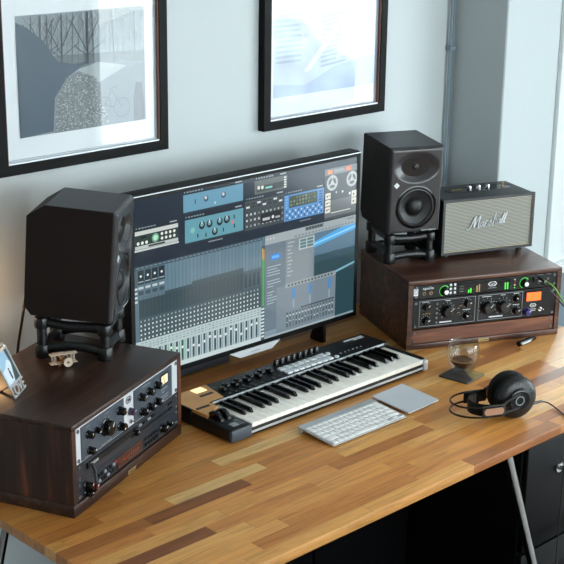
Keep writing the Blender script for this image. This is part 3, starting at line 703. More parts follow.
# channel strip plug-in, lower left
plug_title(.016, .165, .487); c.rect(.016, .440, .165, .487, (40, 52, 54)); c.rect(.018, .474, .163, .485, (188, 194, 190)); c.rect(.018, .436, .163, .445, (176, 184, 182)); c.rect(.062, .438, .118, .443, (40, 46, 50))
c.rect(.020, .447, .161, .472, (36, 54, 50)); c.disc(.086, .459, .0125, (96, 150, 120), 18); c.disc(.086, .459, .008, (170, 215, 190), 14); c.rect(.036, .464, .056, .471, (14, 20, 22))
for i in range(4):
    for j in range(2): c.disc(.108 + i * .014, .4535 + j * .0125, .0042, (218, 224, 216), 10)
for i in range(3): c.disc(.028 + i * .014, .452, .0046, (218, 224, 216), 10)
c.rect(.016, .430, .165, .435, (190, 196, 194))
# blue compressors
def bluebox(x0, z0, x1, z1, col): c.rect(x0, z0, x1, z1, col); c.rect(x0, z0 - .004, x1, z0, tuple(int(v * .35) for v in col))
plug_title(.180, .398, .558); bluebox(.182, .509, .397, .557, (98, 146, 170))
for x, r in ((.262, .0085), (.325, .0085)): c.disc(x, .536, r, (62, 82, 98), 16); c.disc(x - .001, .5385, r * .55, (190, 196, 200), 12)
c.rect(.222, .528, .225, .540, (20, 30, 40)); c.disc(.294, .519, .004, (160, 190, 200), 10); c.rect(.288, .4955, .302, .498, (130, 150, 160))
plug_title(.184, .398, .4885); bluebox(.187, .423, .398, .487, (92, 146, 160))
for x, z, r in ((.247, .4635, .011), (.274, .4635, .011), (.311, .463, .011), (.337, .465, .0115), (.293, .438, .0105)): c.disc(x, z, r, (24, 38, 44), 18); c.disc(x, z + .002, r * .55, (110, 150, 156), 12); c.rect(x - .0015, z + .004, x + .0015, z + .011, (222, 228, 226))
for x, z in ((.232, .437), (.261, .434), (.324, .437), (.364, .467), (.365, .441)): c.rect(x - .002, z - .005, x + .002, z + .006, (18, 30, 36))
c.disc(.357, .454, .0055, (196, 120, 120), 12); c.disc(.214, .455, .008, (120, 178, 170), 12); c.rect(.27, .411, .322, .4145, (120, 130, 136))
# grey preamp and console strip
plug_title(.440, .568, .556); c.rect(.440, .517, .567, .556, (84, 92, 90)); c.rect(.448, .522, .55, .540, (58, 64, 64))
for i, x in enumerate((.456, .470)): c.disc(x, .535 - i * .001, .0055, (206, 206, 196), 12)
c.rect(.482, .528, .508, .533, (120, 200, 190))
for i in range(5): c.rect(.513 + i * .009, .524, .518 + i * .009, .540, (32, 38, 38)); c.rect(.554, .520 + i * .007, .563, .524 + i * .007, (208, 212, 206))
c.rect(.470, .506, .535, .509, (80, 90, 96)); plug_title(.404, .556, .503)
c.rect(.404, .418, .556, .502, (58, 66, 70))
for i in range(7):
    for j in range(2): c.rect(.409 + i * .021, .482 + j * .009, .422 + i * .021, .487 + j * .009, (210, 216, 214) if (i + j) % 3 == 0 else (36, 42, 46))
for i in range(10):
    for j in range(3): c.disc(.412 + i * .0152, .430 + j * .0165, .0038, jit((150, 156, 156), 40), 8); c.rect(.4105 + i * .0152, .4365 + j * .0165, .4135 + i * .0152, .4395 + j * .0165, (24, 28, 32))
c.rect(.465, .430, .545, .458, (20, 24, 28)); c.rect(.472, .436, .50, .444, (180, 186, 186)); c.disc(.512, .442, .005, (220, 222, 220), 10); c.rect(.522, .436, .540, .442, (160, 166, 168))
# blue equaliser
plug_title(.556, .718, .496); c.rect(.556, .418, .718, .495, (84, 136, 190)); c.rect(.576, .456, .690, .490, (50, 66, 60))
for i in range(9):
    for j in range(3): c.rect(.580 + i * .012, .460 + j * .010, .588 + i * .012, .467 + j * .010, jit((92, 104, 80), 26))
for i in range(13):
    for j in range(3): c.disc(.567 + i * .0118, .426 + j * .010, .003, (190, 212, 230) if (i + j) % 2 else (30, 52, 92), 8)
for j in range(5): c.rect(.698, .452 + j * .008, .712, .456 + j * .008, (40, 70, 120)); c.rect(.561, .456 + j * .008, .570, .460 + j * .008, (120, 170, 216))
c.rect(.62, .408, .665, .411, (110, 124, 136))
# tape machine
c.rect(.722, .398, .860, .547, (96, 102, 104)); c.rect(.720, .527, .862, .547, (112, 118, 122)); c.rect(.732, .530, .752, .543, (224, 148, 96)); c.rect(.808, .531, .832, .544, (214, 130, 90)); c.rect(.758, .532, .803, .542, (140, 146, 150))
c.rect(.723, .450, .860, .527, (66, 72, 76))
for x in (.752, .836): c.disc(x, .503, .0235, (172, 178, 178), 28); c.disc(x, .503, .016, (90, 96, 98), 24); c.disc(x, .503, .006, (200, 204, 202), 14); [c.line(x, .503, x + .021 * math.cos(R(a)), .503 + .021 * math.sin(R(a)), .005, (178, 184, 184)) for a in (90, 210, 330)]
for j in range(3): c.rect(.724, .414 + j * .021, .746, .432 + j * .021, (214, 212, 198)); c.rect(.729, .420 + j * .021, .735, .425 + j * .021, (60, 60, 60)); c.rect(.738, .422 + j * .021, .742, .426 + j * .021, (90, 90, 88))
for j in range(2): c.rect(.836, .424 + j * .022, .859, .444 + j * .022, (206, 206, 196)); c.rect(.842, .430 + j * .022, .848, .436 + j * .022, (70, 70, 70))
c.rect(.750, .410, .832, .413, (200, 202, 200)); c.disc(.797, .470, .004, (200, 206, 206), 8); c.disc(.770, .472, .003, (200, 206, 206), 8); c.disc(.828, .46, .0045, (220, 222, 220), 8)
c.rect(.722, .393, .861, .400, (60, 66, 70))
# session window: mixer
c.rect(.0125, .078, .862, .389, (84, 108, 120)); c.rect(.0125, .380, .47, .3895, (60, 78, 90)); 
for i in range(30): c.rect(.02 + i * .015, .383, .03 + i * .015, .3865, (104, 124, 134))
for i in range(28): c.rect(.115 + i * .0128, .296, .1245 + i * .0128, .379, jit((94, 120, 134), 4)); 
c.rect(.0125, .300, .022, .380, (70, 90, 102))
for i in range(4): c.rect(.024 + i * .0235, .340, .045 + i * .0235, .378, (38, 50, 58)); c.disc(.0345 + i * .0235, .362, .0035, (220, 228, 226), 8); c.rect(.026 + i * .0235, .345, .043 + i * .0235, .348, (150, 166, 170)); c.rect(.026 + i * .0235, .326, .043 + i * .0235, .333, (172, 186, 190)); c.rect(.026 + i * .0235, .310, .043 + i * .0235, .320, (60, 76, 84))
for j in range(4): c.rect(.0135, .290 + j * .012, .0225, .296 + j * .012, (190, 202, 204))
c.rect(.027, .242, .470, .296, (52, 70, 78)); c.rect(.115, .296, .21, .305, (58, 78, 86)); c.rect(.21, .296, .40, .312, (58, 78, 86))
for i in range(34): c.rect(.0275 + i * .013, .243, .0285 + i * .013, .304, (36, 50, 56))
c.rect(.027, .178, .470, .245, (62, 80, 88))
for i in range(33):
    for j in range(5): c.rect(.0305 + i * .0132, .1835 + j * .0125, .0352 + i * .0132, .1882 + j * .0125, (206, 216, 214) if (j < 4) else (150, 164, 166)); c.rect(.0362 + i * .0132, .1835 + j * .0125, .0392 + i * .0132, .1862 + j * .0125, (40, 54, 60))
c.rect(.40, .246, .469, .30, (70, 88, 98))
for i in range(4): c.rect(.404 + i * .016, .25, .414 + i * .016, .29, (48, 62, 70))
c.rect(.0125, .078, .470, .180, (172, 188, 190))
for i in range(34):
    for j in range(3): x = .031 + i * .0132; c.rect(x, .158 + j * .0068, x + .009, .161 + j * .0068, jit((132, 150, 152), 16))
for i in range(22):
    x = .032 + i * .0198; c.rect(x, .092, x + .0075, .151, (58, 78, 88)); c.rect(x + .0105, .092, x + .0145, .151, (110, 180, 130) if i in (4, 5, 6, 7) and rn.random() < .8 else (120, 140, 146)); zz = .112 + rn.random() * .026; c.rect(x + .0005, zz, x + .007, zz + .007, (214, 222, 222)); c.rect(x, .094, x + .007, .0975, (90, 110, 116))
c.rect(.0125, .078, .470, .090, (186, 200, 202))
c.rect(.4685, .078, .4825, .362, (66, 84, 92)); c.rect(.4705, .180, .4745, .340, (70, 150, 80)); c.rect(.476, .180, .480, .328, (84, 166, 88)); c.rect(.4705, .325, .4745, .356, (190, 150, 70)); c.rect(.476, .318, .480, .352, (190, 150, 70))
for j in range(9): c.rect(.4695, .086 + j * .0105, .4815, .0915 + j * .0105, (196, 206, 206))
# editor window
c.rect(.4825, .362, .862, .389, (150, 160, 164)); c.rect(.643, .376, .718, .387, (96, 108, 112)); 
for i in range(6): c.rect(.647 + i * .0115, .3785, .655 + i * .0115, .3845, (50, 62, 66))
for i in range(3): c.disc(.492 + i * .012, .378, .003, (186, 192, 194), 8)
for i in range(18): c.rect(.60 + i * .014, .365, .609 + i * .014, .370, (118, 128, 134))
c.rect(.82, .380, .85, .3835, (110, 118, 122))
c.rect(.4825, .100, .565, .362, (98, 114, 126)); c.rect(.505, .312, .543, .330, (54, 126, 204)); c.rect(.51, .317, .538, .325, (90, 164, 226))
for i in range(14): c.rect(.492, .292 - i * .0085, .492 + rn.uniform(.02, .055), .295 - i * .0085, (150, 164, 172)) if i not in (4, 8) else None
c.rect(.565, .225, .682, .362, (118, 130, 138))
for i in range(10): c.rect(.572, .35 - i * .011, .572 + rn.uniform(.012, .03), .3535 - i * .011, (160, 170, 174))
c.rect(.618, .322, .682, .356, (170, 182, 182)); 
for i in range(2):
    for j in range(3): c.rect(.623 + i * .029, .326 + j * .0098, .648 + i * .029, .3335 + j * .0098, (84, 116, 124))
c.rect(.682, .225, .862, .362, (84, 112, 132)); c.poly([(.682, .318), (.862, .345), (.862, .362), (.80, .362), (.682, .336)], (74, 158, 214)); c.poly([(.682, .326), (.862, .352), (.862, .357), (.682, .331)], (136, 200, 238)); c.poly([(.682, .225), (.862, .225), (.862, .29), (.77, .293), (.682, .288)], (48, 72, 80)); c.rect(.682, .27, .862, .292, (54, 80, 90))
c.rect(.4825, .078, .565, .10, (120, 140, 150)); c.rect(.53, .082, .565, .225, (112, 126, 136)); c.rect(.565, .082, .776, .228, (112, 126, 136)); c.rect(.565, .216, .776, .229, (140, 150, 154))
for i in range(14): c.rect(.575 + i * .0138, .219, .583 + i * .0138, .225, (70, 84, 90))
for x in (.592, .66, .742): c.rect(x, .18, x + .014, .21, (78, 128, 176)); c.rect(x + .004, .15, x + .011, .175, (130, 150, 164))
c.rect(.63, .142, .772, .146, (56, 70, 78))
for i in range(16):
    x = .570 + i * .0127; c.rect(x, .094, x + .008, .140, jit((84, 98, 106), 8)); c.rect(x + .001, .126 , x + .007, .131, (176, 188, 190)); c.rect(x + .001, .104 + rn.random() * .01, x + .006, .110, (176, 188, 190))
c.rect(.776, .082, .862, .225, (40, 66, 74)); c.poly([(.776, .222), (.862, .238), (.862, .244), (.776, .229)], (120, 168, 186)); c.rect(.4825, .078, .776, .084, (150, 164, 170)); c.rect(.776, .078, .862, .084, (120, 140, 148))
c.build('screen_picture', M['screen'], t)

t = thing('slim_box', 'slim dark grey box lying on the desk below the display, left side', 'box', (2.08, 2.800, 0))
MB().box(0, 0, .004, 0.43, .11, .036, .003, 2).build('body', plain('dark_grey_box', (52, 58, 68), 0.35), t)
for x in (.03, .40):
    for y in (.02, .09): MB().cyl((x, y, 0), (0, 0, 1), .007, .005, n=12).build('foot', M['blk_rubber'], t)
MB().box(.02, -.0008, .028, .41, .0005, .030).build('seam', M['blk'], t)

# ------------------------------------------------------------------ midi keyboard
CT = (2.1258, 2.3625, 0); t = thing('keyboard_controller', 'black 49-key music keyboard controller with faders and pads', 'keyboard', CT, .0015)
W, Hc, D = .767, .040, .266
poly = [(0, .004), (.004, 0), (W - .004, 0), (W, .004)]
b = MB()
b.box(0, 0, .004, .070, .16, Hc, .006, 3); b.box(.750, .012, .004, W, .16, Hc, .006, 3)           # end blocks
b.box(.0, .158, .004, W, D, Hc + .008, .004, 2)                                                # rear deck
b.box(.068, .006, .004, .750, .016, .0275, .002, 2); b.box(.068, .012, .004, .750, .165, .018)    # front lip and key bed
b.build('case', M['blk'], t)
MB().box(.748, 0, .004, W, .018, Hc - .004, .004, 3).build('sheen_end_cap', M['alu'], t); MB().box(-.0005, -.001, .004, .070, .012, Hc - .003, .004, 2).build('sheen_end_cap', M['facegrey'], t)  # end faces coloured for sheen: silver for reflected light at right, grey at left
MB().box(.070, .0045, .010, .748, .0065, .0165, .0005, 1).build('front_trim', M['alu'], t)
MB().box(.072, .1535, Hc + .004, .745, .1585, Hc + .0095, .001, 1).build('silver_strip', M['alu'], t)
# warm reflection on the glossy left deck, painted into an orange panel
b = MB(); b.prism([(.004, .262), (.140, .262), (.128, .200), (.120, .166), (.066, .166), (.066, .130), (.004, .098)], Hc + .0005, Hc + .0092, 'xy'); b.build('reflection_panel', M['warm_sheen'], t)
lc = MB().box(.080, .229, Hc + .009, .118, .258, Hc + .0105, .001, 1).build('lcd_screen', M['lcd'], t)
for (x, y) in ((.074, .203), (.010, .143)):
    o = MB().box(x, y, Hc + .008, x + .044, y + .009, Hc + .011, .001, 1).build('button', M['blk'], t)
for x in (.022, .046):
    b = MB()
    b.lathe([(0, -.006), (.026, -.007), (.029, -.005), (.029, .005), (.026, .007), (0, .007)], (x, .086, Hc - .008), (1, 0, 0), 28); b.build('wheel', M['blk_gloss'], t)
    MB().box(x - .011, .058, Hc - .002, x + .011, .116, Hc + .0012, .001, 1).build('wheel_slot', M['blk'], t)
MB().box(.020, .016, Hc, .042, .036, Hc + .0015, .0005, 1).build('button', M['grey_mark'], t)
b = MB(); [b.box(.046, y, Hc, .060, y + .002, Hc + .0006) for y in (.018, .027, .036, .045)]; b.build('lettering', M['grey_mark'], t)
kw = .6718 / 29; kx0 = .0735; nb = 0
base = MB().box(.0004, 0, -.012, kw - .0004, .150, 0, .0012, 2).build('white_key', M['keywhite'], t)
base.location = (kx0, .0035, .0385)
blackb = MB(); blackb.bm.free(); blackb.bm = bmesh.new()
bk = blackb.box(-.0055, 0, 0, .0055, .096, .0125)
for v in bk.bm.verts:
    if v.co.z > .01 : v.co.x *= .8; v.co.y = v.co.y if v.co.y > .05 else .008
bmesh.ops.bevel(bk.bm, geom=list(bk.bm.edges), offset=.0012, segments=2, affect='EDGES')
bk0 = bk.build('black_key', M['blk_gloss'], t); bk0.location = (kx0 + kw, .054, .0375)
for i in range(29):
    if i: kid(base, t, (kx0 + i * kw, .0035, .0385))
    if i % 7 in (0, 1, 3, 4, 5) and i < 28 and i > 0: kid(bk0, t, (kx0 + (i + 1) * kw + {0: -.002, 1: .002, 3: -.0025, 4: 0, 5: .0025}[i % 7], .054, .0375))
zt = Hc + .008
def fader():
    b = MB(); b.box(-.0015, 0, 0, .0015, .062, .0006); return b
for i in range(9):
    x = .146 + i * .0232
    s = MB().box(x - .0018, .178, zt, x + .0018, .246, zt + .0006).build('fader_slot', M['blk_gloss'], t)
    yy = .186 + .05 * (i / 9.0) * .3 + (.012 if i % 2 else 0)
    b = MB(); b.box(x - .006, yy, zt, x + .006, yy + .024, zt + .011, .002, 2); b.box(x - .0048, yy + .010, zt + .011, x + .0048, yy + .014, zt + .0135, .0008, 1); b.build('fader_cap', M['blk_gloss'], s)
    MB().box(x - .005, .166, zt, x + .005, .172, zt + .003, .0008, 1).build('button', M['blk_gloss'], t)
for i in range(8):
    x = .384 + i * .023
    b = MB(); b.lathe([(0, 0), (.0085, 0), (.008, .004), (.0068, .017), (.006, .018), (0, .018)], (x, .241, zt), n=18); o = b.build('knob', M['blk_rubber'], t)
    MB().box(x - .0006, .2342, zt + .006, x + .0006, .2355, zt + .0182).build('pointer', M['white_mark'], o)
for i in range(8):
    for j in range(2):
        MB().box(.361 + i * .0232, .166 + j * .0262, zt, .3805 + i * .0232, .187 + j * .0262, zt + .006, .0015, 2).build('pad', M['pad'], t)
for (x, y) in ((.555, .172), (.553, .206)): MB().lathe([(0, 0), (.0075, 0), (.007, .004), (0, .005)], (x + .006, y, zt), n=16).build('pad_button', M['pad'], t)
for i in range(6): MB().lathe([(0, 0), (.0028, 0), (.0024, .002), (0, .0025)], (.592 + i * .017, .186, zt), n=10).build('button', M['grey_mark'], t)
b = MB()
for i in range(9): x = .668 + i * .0088; b.prism([(x, .243), (x + .0068, .243), (x + .0085, .251), (x + .0017, .251)], zt, zt + .0006, 'xy')
b.build('lettering', M['white_mark'], t)
MB().prism([(.700, .236), (.746, .236), (.747, .2385), (.701, .2385)], zt, zt + .0006, 'xy').build('model_lettering', M['white_mark'], t)
for (x, y) in ((.03, .02), (.73, .02), (.03, .24), (.73, .24)): MB().cyl((x, y, 0), (0, 0, 1), .009, .005, n=12).build('foot', M['blk_rubber'], t)

# ------------------------------------------------------------------ computer keyboard and trackpad
KB = (2.4427, 2.1767, 0); t = thing('computer_keyboard', 'slim white and aluminium computer keyboard in front of the music keyboard', 'keyboard', KB, -.004)
sl = math.atan2(.010, .130); w = .1395
b = MB(); b.box(-w, 0, .0045, w, .130, .0082, .003, 3, edges=lambda a, c: abs(a.x - c.x) < 1e-6 and abs(a.y - c.y) < 1e-6); b.xf(Matrix.Rotation(sl, 4, 'X')); b.build('base_plate', M['alu'], t)
b = MB(); b.tube([(-w + .004, .122, .0088), (w - .004, .122, .0088)], .0086, 14); b.build('battery_tube', M['alu'], t)
MB().box(-w + .02, .004, 0, w - .02, .012, .0048).build('rubber_foot', M['blk_rubber'], t)
kh = Matrix.Rotation(sl, 4, 'X'); keymeshes = {}
def key(x, y, wd, hd):
    kk = (round(wd, 4), round(hd, 4))
    if kk not in keymeshes:
        o = MB().box(0, 0, 0, wd, hd, .0022, .0012, 2).build('key', M['keycap'], t); keymeshes[kk] = o
    else: o = keymeshes[kk].copy(); COL.objects.link(o); o.parent = t
    p = kh @ Vector((x, y, .0080)); o.location = p; o.rotation_euler = (sl, 0, 0)
g = .0026; L = -w + .006; Rr = w - .006; tot = Rr - L
rows = [(.0985, .0100, [1] * 14), (.0790, .0165, [1] * 13 + [1.45]), (.0598, .0165, [1.45] + [1] * 13), (.0406, .0165, [1.75] + [1] * 11 + [1.75]), (.0214, .0165, [2.25] + [1] * 10 + [2.25])]
for (y, hd, ks) in rows:
    u = (tot - g * (len(ks) - 1)) / sum(ks); x = L
    for kq in ks: key(x, y, kq * u, hd); x += kq * u + g
ks = [1, 1, 1, 1.25, 5.2, 1.25, 1]; u = (tot * .80 - g * 7) / sum(ks); x = L
for kq in ks: key(x, .0030, kq * u, .0160); x += kq * u + g
aw = (Rr - x - 2 * g) / 3
key(x, .0030, aw, .0075); key(x + aw + g, .0030, aw, .0070); key(x + aw + g, .0115, aw, .0070); key(x + 2 * (aw + g), .0030, aw, .0075)

TP = (2.6698, 2.1899, 0); t = thing('trackpad', 'square silver trackpad to the right of the computer keyboard', 'trackpad', TP, .0415)
b = MB(); b.box(-.065, 0, .0045, .065, .130, .0082, .003, 3, edges=lambda a, c: abs(a.x - c.x) < 1e-6 and abs(a.y - c.y) < 1e-6); b.xf(kh); b.build('touch_surface', M['alu_flat'], t)
MB().tube([(-.061, .122, .0088), (.061, .122, .0088)], .0086, 14).build('battery_tube', M['alu'], t)
MB().box(-.05, .004, 0, .05, .012, .0048).build('rubber_foot', M['blk_rubber'], t)

# ------------------------------------------------------------------ coaster, glass
o = None
t = thing('drink_coaster', 'square slate coaster with a painted golden reflection under the coffee glass', 'coaster', (2.935, 2.274, 0), .13)
MB().box(-.048, -.048, 0, .048, .048, .005, .001, 1).build('slab', M['coaster'], t)
MB().prism([(-.018, -.0475), (.0475, -.0475), (.0475, .028)], .005, .0056, 'xy').build('reflection_corner', M['coaster_glint'], t)  # golden triangle paints the reflection lying over part of the slab
t = thing('coffee_glass', 'small double-walled glass half full of black coffee on the coaster', 'glass', (2.948, 2.284, .005)); t.scale = (1.04, 1.04, 1.04)
b = MB(); outer = [(0, .0005), (.020, .0005), (.026, .003), (.033, .012), (.041, .030), (.0455, .048), (.0455, .066), (.043, .080), (.041, .086), (.0402, .0868), (.0394, .086)]
b.lathe(outer, n=48); b.build('outer_wall', M['tumbler'], t, sharp=80)
inner = [(.0394, .086), (.0405, .076), (.0400, .060), (.036, .042), (.030, .028), (.020, .018), (.008, .014), (0, .0135)]
MB().lathe(inner, n=48).build('inner_wall', M['tumbler'], t, sharp=80)
MB().lathe([(0, .014), (.008, .0145), (.0195, .0185), (.0293, .0285), (.0340, .0385), (.0335, .0388), (0, .0388)], n=40).build('coffee', M['coffee'], t)
MB().lathe([(.0275, .0389), (.0278, .0396), (.0336, .0396), (.0338, .0388)], n=40).build('crema', M['foam'], t)
MB().lathe([(.0388, .0855), (.0402, .0878), (.0416, .0855)], n=48).build('rim', paneglass('rim_glass', (225, 230, 232), .25, 1.0), t)

# ------------------------------------------------------------------ headphones lying on the desk
t = thing('headphones', 'black over-ear headphones lying on the desk beside the coffee glass', 'headphones', (2.807, 2.006, 0), math.atan2(.42, -.91)); t.scale = (1.13, .92, 1.13)
for s in (1, -1):
    o = (0, 0, .0535); A = (0, s, 0)
    prof = [(.030, .016), (.046, .014), (.0525, .022), (.0525, .030), (.049, .034)]
    e = MB().lathe([(.028, .020), (.031, .015), (.040, .0115), (.048, .0125), (.0525, .018), (.0525, .026), (.049, .030), (.028, .030)], o, A, 40).build('ear_pad', M['blk_matte'], t)
    cup = MB().lathe([(0, .024), (.046, .024), (.0505, .027), (.0515, .031), (.0500, .035), (.044, .041), (.036, .0445), (.0300, .046), (.0285, .0475), (0, .0475)], o, A, 44).build('ear_cup', M['blk_rubber'], t)
    MB().lathe([(0, .047), (.0255, .047), (.0270, .050), (.0262, .0535), (.023, .0550), (.0195, .0545), (.019, .053), (0, .053)], o, A, 36).build('hub', M['blk_gloss'], cup)
    MB().lathe([(.0115, .0530), (.0115, .0545), (.0095, .0545), (.0095, .0530)], o, A, 24).build('emblem_ring', M['grey_mark'], cup)
    b = MB()
    for k in range(28):
        a = 2 * math.pi * k / 28
        b.tube([(math.cos(a) * .0295, s * .0466, .0535 + math.sin(a) * .0295), (math.cos(a) * .038, s * .0442, .0535 + math.sin(a) * .038), (math.cos(a) * .0445, s * .0410, .0535 + math.sin(a) * .0445)], .0005, 4)
    b.build('grille_ribs', M['blk_matte'], cup)
    for (z0_, z1_) in ((.036, .030), (.072, .050)): MB().tube([(0, s * .051, z0_), (.03, s * .0585, (z0_ + z1_) / 2), (.050, s * .0605, z1_)], .0032, 8, 2).build('yoke', M['blk_rubber'], t)
    sl_ = MB().box(.040, s * .0595 - .003, .023, .100, s * .0595 + .003, .054, .0025, 2).build('slider', M['blk'], t)
    MB().prism([(.045, .035), (.050, .030), (.090, .030), (.095, .035), (.095, .042), (.090, .047), (.050, .047), (.045, .042)], s * .0628 - .0004, s * .0628 + .0006).build('slider_inlay', M['tan'], sl_)
for z in (.0270, .0500):
    pts = [(.04, .0600, z)]
    for k in range(0, 13):
        a = math.pi / 2 - math.pi * k / 12; pts.append((.085 + .070 * math.cos(a), .0640 * math.sin(a), z))
    pts.append((.04, -.0600, z))
    MB().tube(pts, .0024, 8, 1).build('headband_wire', M['blk_gloss'], t)
b = MB(); N = 26; P0 = []
for k in range(N + 1):
    a = R(80) - R(160) * k / N; P0.append((.052 + .058 * math.cos(a), .0555 * math.sin(a)))
P1 = [(x - (x - .052) * .05, y * .955) for x, y in P0]
b.prism(P0 + P1[::-1], .022, .052, 'xy'); strap = b.build('head_strap', M['blk_matte'], t)
b = MB()
for k in range(2, 12):
    i = N - k * 1; x, y = P1[i]; b.tube([(x - .0006, y, .025), (x - .0006, y, .049)], .0013, 6)
b.build('strap_ribs', M['steel'], strap)
t2 = thing('headphone_cable', 'thin black headphone cable running off the front edge of the desk', 'cable', (2.9, 1.97, 0))
MB().tube([(-.050, .012, .026), (-.025, .014, .021), (.012, .010, .019)], [.0040, .0046, .0034], 10).build('plug', M['blk_rubber'], t2)
MB().tube([(.010, .010, .019), (.028, .004, .014), (.036, -.014, .005), (.022, -.045, .003), (.005, -.075, .003), (-.012, -.094, .0035), (-.022, -.1045, -.010), (-.030, -.108, -.05), (-.036, -.108, -.20), (-.036, -.108, -.50)], .0021, 8, 3).build('cord', M['blk_rubber'], t2)

t = thing('marker_pen', 'short black cylinder with pale lettering lying in front of the right rack', 'pen', (3.256, 2.312, 0), .02)
MB().lathe([(0, 0), (.0082, 0), (.009, .001), (.009, .058), (.0070, .060), (.0070, .082), (.006, .084), (0, .084)], (0, 0, .0092), (1, 0, 0), 20).build('barrel', M['blk_gloss'], t)
b = MB(); [b.box(.008 + i * .0058, -.0094, .0070, .0122 + i * .0058, -.0085, .0118) for i in range(8)]; b.build('lettering', M['white_mark'], t)

# ------------------------------------------------------------------ small things on the left rack
t = thing('toy_biplane', 'tiny metal toy biplane on the left rack in front of the speaker stand', 'toy', (1.806, 2.625, LH), -.33)
MB().box(-.034, -.010, .031, .034, .008, .0328, .0008, 1).build('upper_wing', M['toyw'], t)
MB().box(-.034, -.010, .008, .034, .008, .0098, .0008, 1).build('lower_wing', M['toyw'], t)
for x in (-.027, -.020, .020, .027):
    for y in (-.007, .005): MB().tube([(x, y, .009), (x - .001, y, .032)], .0009, 6).build('strut', M['toyw'], t)
b = MB(); [b.tube(p, .0008, 6) for p in ([(-.017, -.006, .032), (-.004, -.006, .021)], [(-.004, -.006, .024), (.008, -.006, .032)], [(.018, -.006, .010), (.006, -.006, .030)])]; b.build('bracing', M['toyw'], t)
MB().lathe([(0, -.020), (.0075, -.020), (.0085, -.016), (.008, .0), (.006, .02), (.002, .045), (0, .046)], (0, 0, .0165), (0, 1, 0), 18).build('fuselage', M['toyb'], t)
MB().lathe([(0, 0), (.0112, 0), (.0118, .001), (.0112, .002), (.0090, .0016), (.0085, .0006), (0, .0006)], (.007, -.020, .0150), (0, -1, 0), 24).build('engine_disc', M['toyw'], t)
MB().lathe([(0, 0), (.003, 0), (.0025, .003), (0, .0032)], (.007, -.0206, .0150), (0, -1, 0), 12).build('propeller_hub', M['toyb'], t)
MB().box(-.014, .040, .018, .014, .047, .0192, .0005, 1).build('tailplane', M['toyw'], t)
for x in (-.012, .012): MB().cyl((x - .0015, -.006, .0045), (1, 0, 0), .0045, .003, n=16).build('wheel', M['toyb'], t); MB().tube([(x, -.006, .0045), (x * .6, -.002, .012)], .0009, 6).build('axle_strut', M['toyb'], t)
MB().tube([(0, .044, .0005), (0, .041, .016)], .0010, 6).build('tail_skid', M['toyb'], t)

t = thing('photo_frame', 'small tilted silver photo frame with a cut-out word on the left rack', 'photo frame', (1.6285, 2.5445, LH), .655)
lean = -R(25)
ML = Matrix.Rotation(lean, 4, 'X')
b = MB(); b.outline(-.040, .026, .040, .112, .0055, -.0015, .0015); b.xf(ML); b.build('frame', M['alu'], t)
c = Canvas(0)
c.rect(-.0345, .0315, .0345, .1065, (150, 182, 204)); c.poly([(-.0345, .0315), (.0345, .0315), (.0345, .072), (.010, .085), (-.012, .070), (-.0345, .066)], (206, 216, 226)); c.poly([(.006, .0315), (.0345, .0315), (.0345, .1065), (.020, .1065), (.024, .070)], (58, 72, 68)); c.rect(-.004, .040, .004, .060, (50, 54, 62)); c.disc(0, .064, .0035, (60, 60, 66), 10); c.poly([(-.0345, .09), (-.01, .1065), (-.0345, .1065)], (40, 60, 50))
ph = c.build('photograph', M['print'], t); ph.data.transform(ML)
b = MB(); b.box(-.036, .0005, .028, .036, .0025, .110); b.xf(ML); b.build('backing', M['blk'], t)
me = text_mesh('LOVE', .036, .0014, .15, .92); me.transform(Matrix.Translation((0, 0, .0135)) @ Matrix.Rotation(R(90), 4, 'X')); me.transform(ML); me.materials.append(M['alu'])
o = bpy.data.objects.new('lettering', me); COL.objects.link(o); o.parent = t
b = MB(); b.tube([(-.038, 0, .0265), (.038, 0, .0265)], .0014, 6); b.tube([(-.038, 0, .0015), (.038, 0, .0015)], .0014, 6)
b.tube([(-.030, 0, .112), (-.034, 0, .122), (-.022, 0, .128), (-.012, 0, .116), (.0, 0, .126), (.012, 0, .128), (.018, 0, .116), (.030, 0, .124), (.032, 0, .112)], .0014, 6, 2); b.xf(ML); b.build('scrollwork', M['alu'], t)
MB().prism([(.011, .025), (.0145, .025), (.052, .0), (.048, .0)], -.006, .006, 'yz').build('easel_leg', M['blk'], t)

# ------------------------------------------------------------------ framed pictures on the wall
def picture(label, x0, x1, z0, z1, px0, px1, pz0, pz1, draw):
    t = thing('picture_frame', label, 'picture frame', (x0, YB, z0), 0)
    W, H = x1 - x0, z1 - z0
    b = MB(); fw = .027
    b.outline(0, 0, W, H, fw, -.027, -.001); b.build('frame', M['framewood'], t)
    for xa in (fw - .0005, W - fw - .004): MB().box(xa, -.0235, fw, xa + .0045, -.004, H - fw).build('inner_lip', M['rimwood'], t)
    for za in (fw - .0005, H - fw - .004): MB().box(fw + .004, -.0235, za, W - fw - .004, -.004, za + .0045).build('silver_lip', M['silver'], t)
    b = MB(); b.outline(fw + .004, fw + .004, W - fw - .004, H - fw - .004, .004, -.015, -.004); b.build('spacer', M['silver'], t)
    MB().box(fw - .001, -.0075, fw - .001, W - fw + .001, -.003, H - fw + .001).build('mat', M['mat'], t)
    c = Canvas(-.0077); draw(c, px0 - x0, px1 - x0, pz0 - z0, pz1 - z0); c.build('print', M['print'], t)
    MB().box(fw, -.0150, fw, W - fw, -.0135, H - fw).build('glass_pane', M['glass'], t)
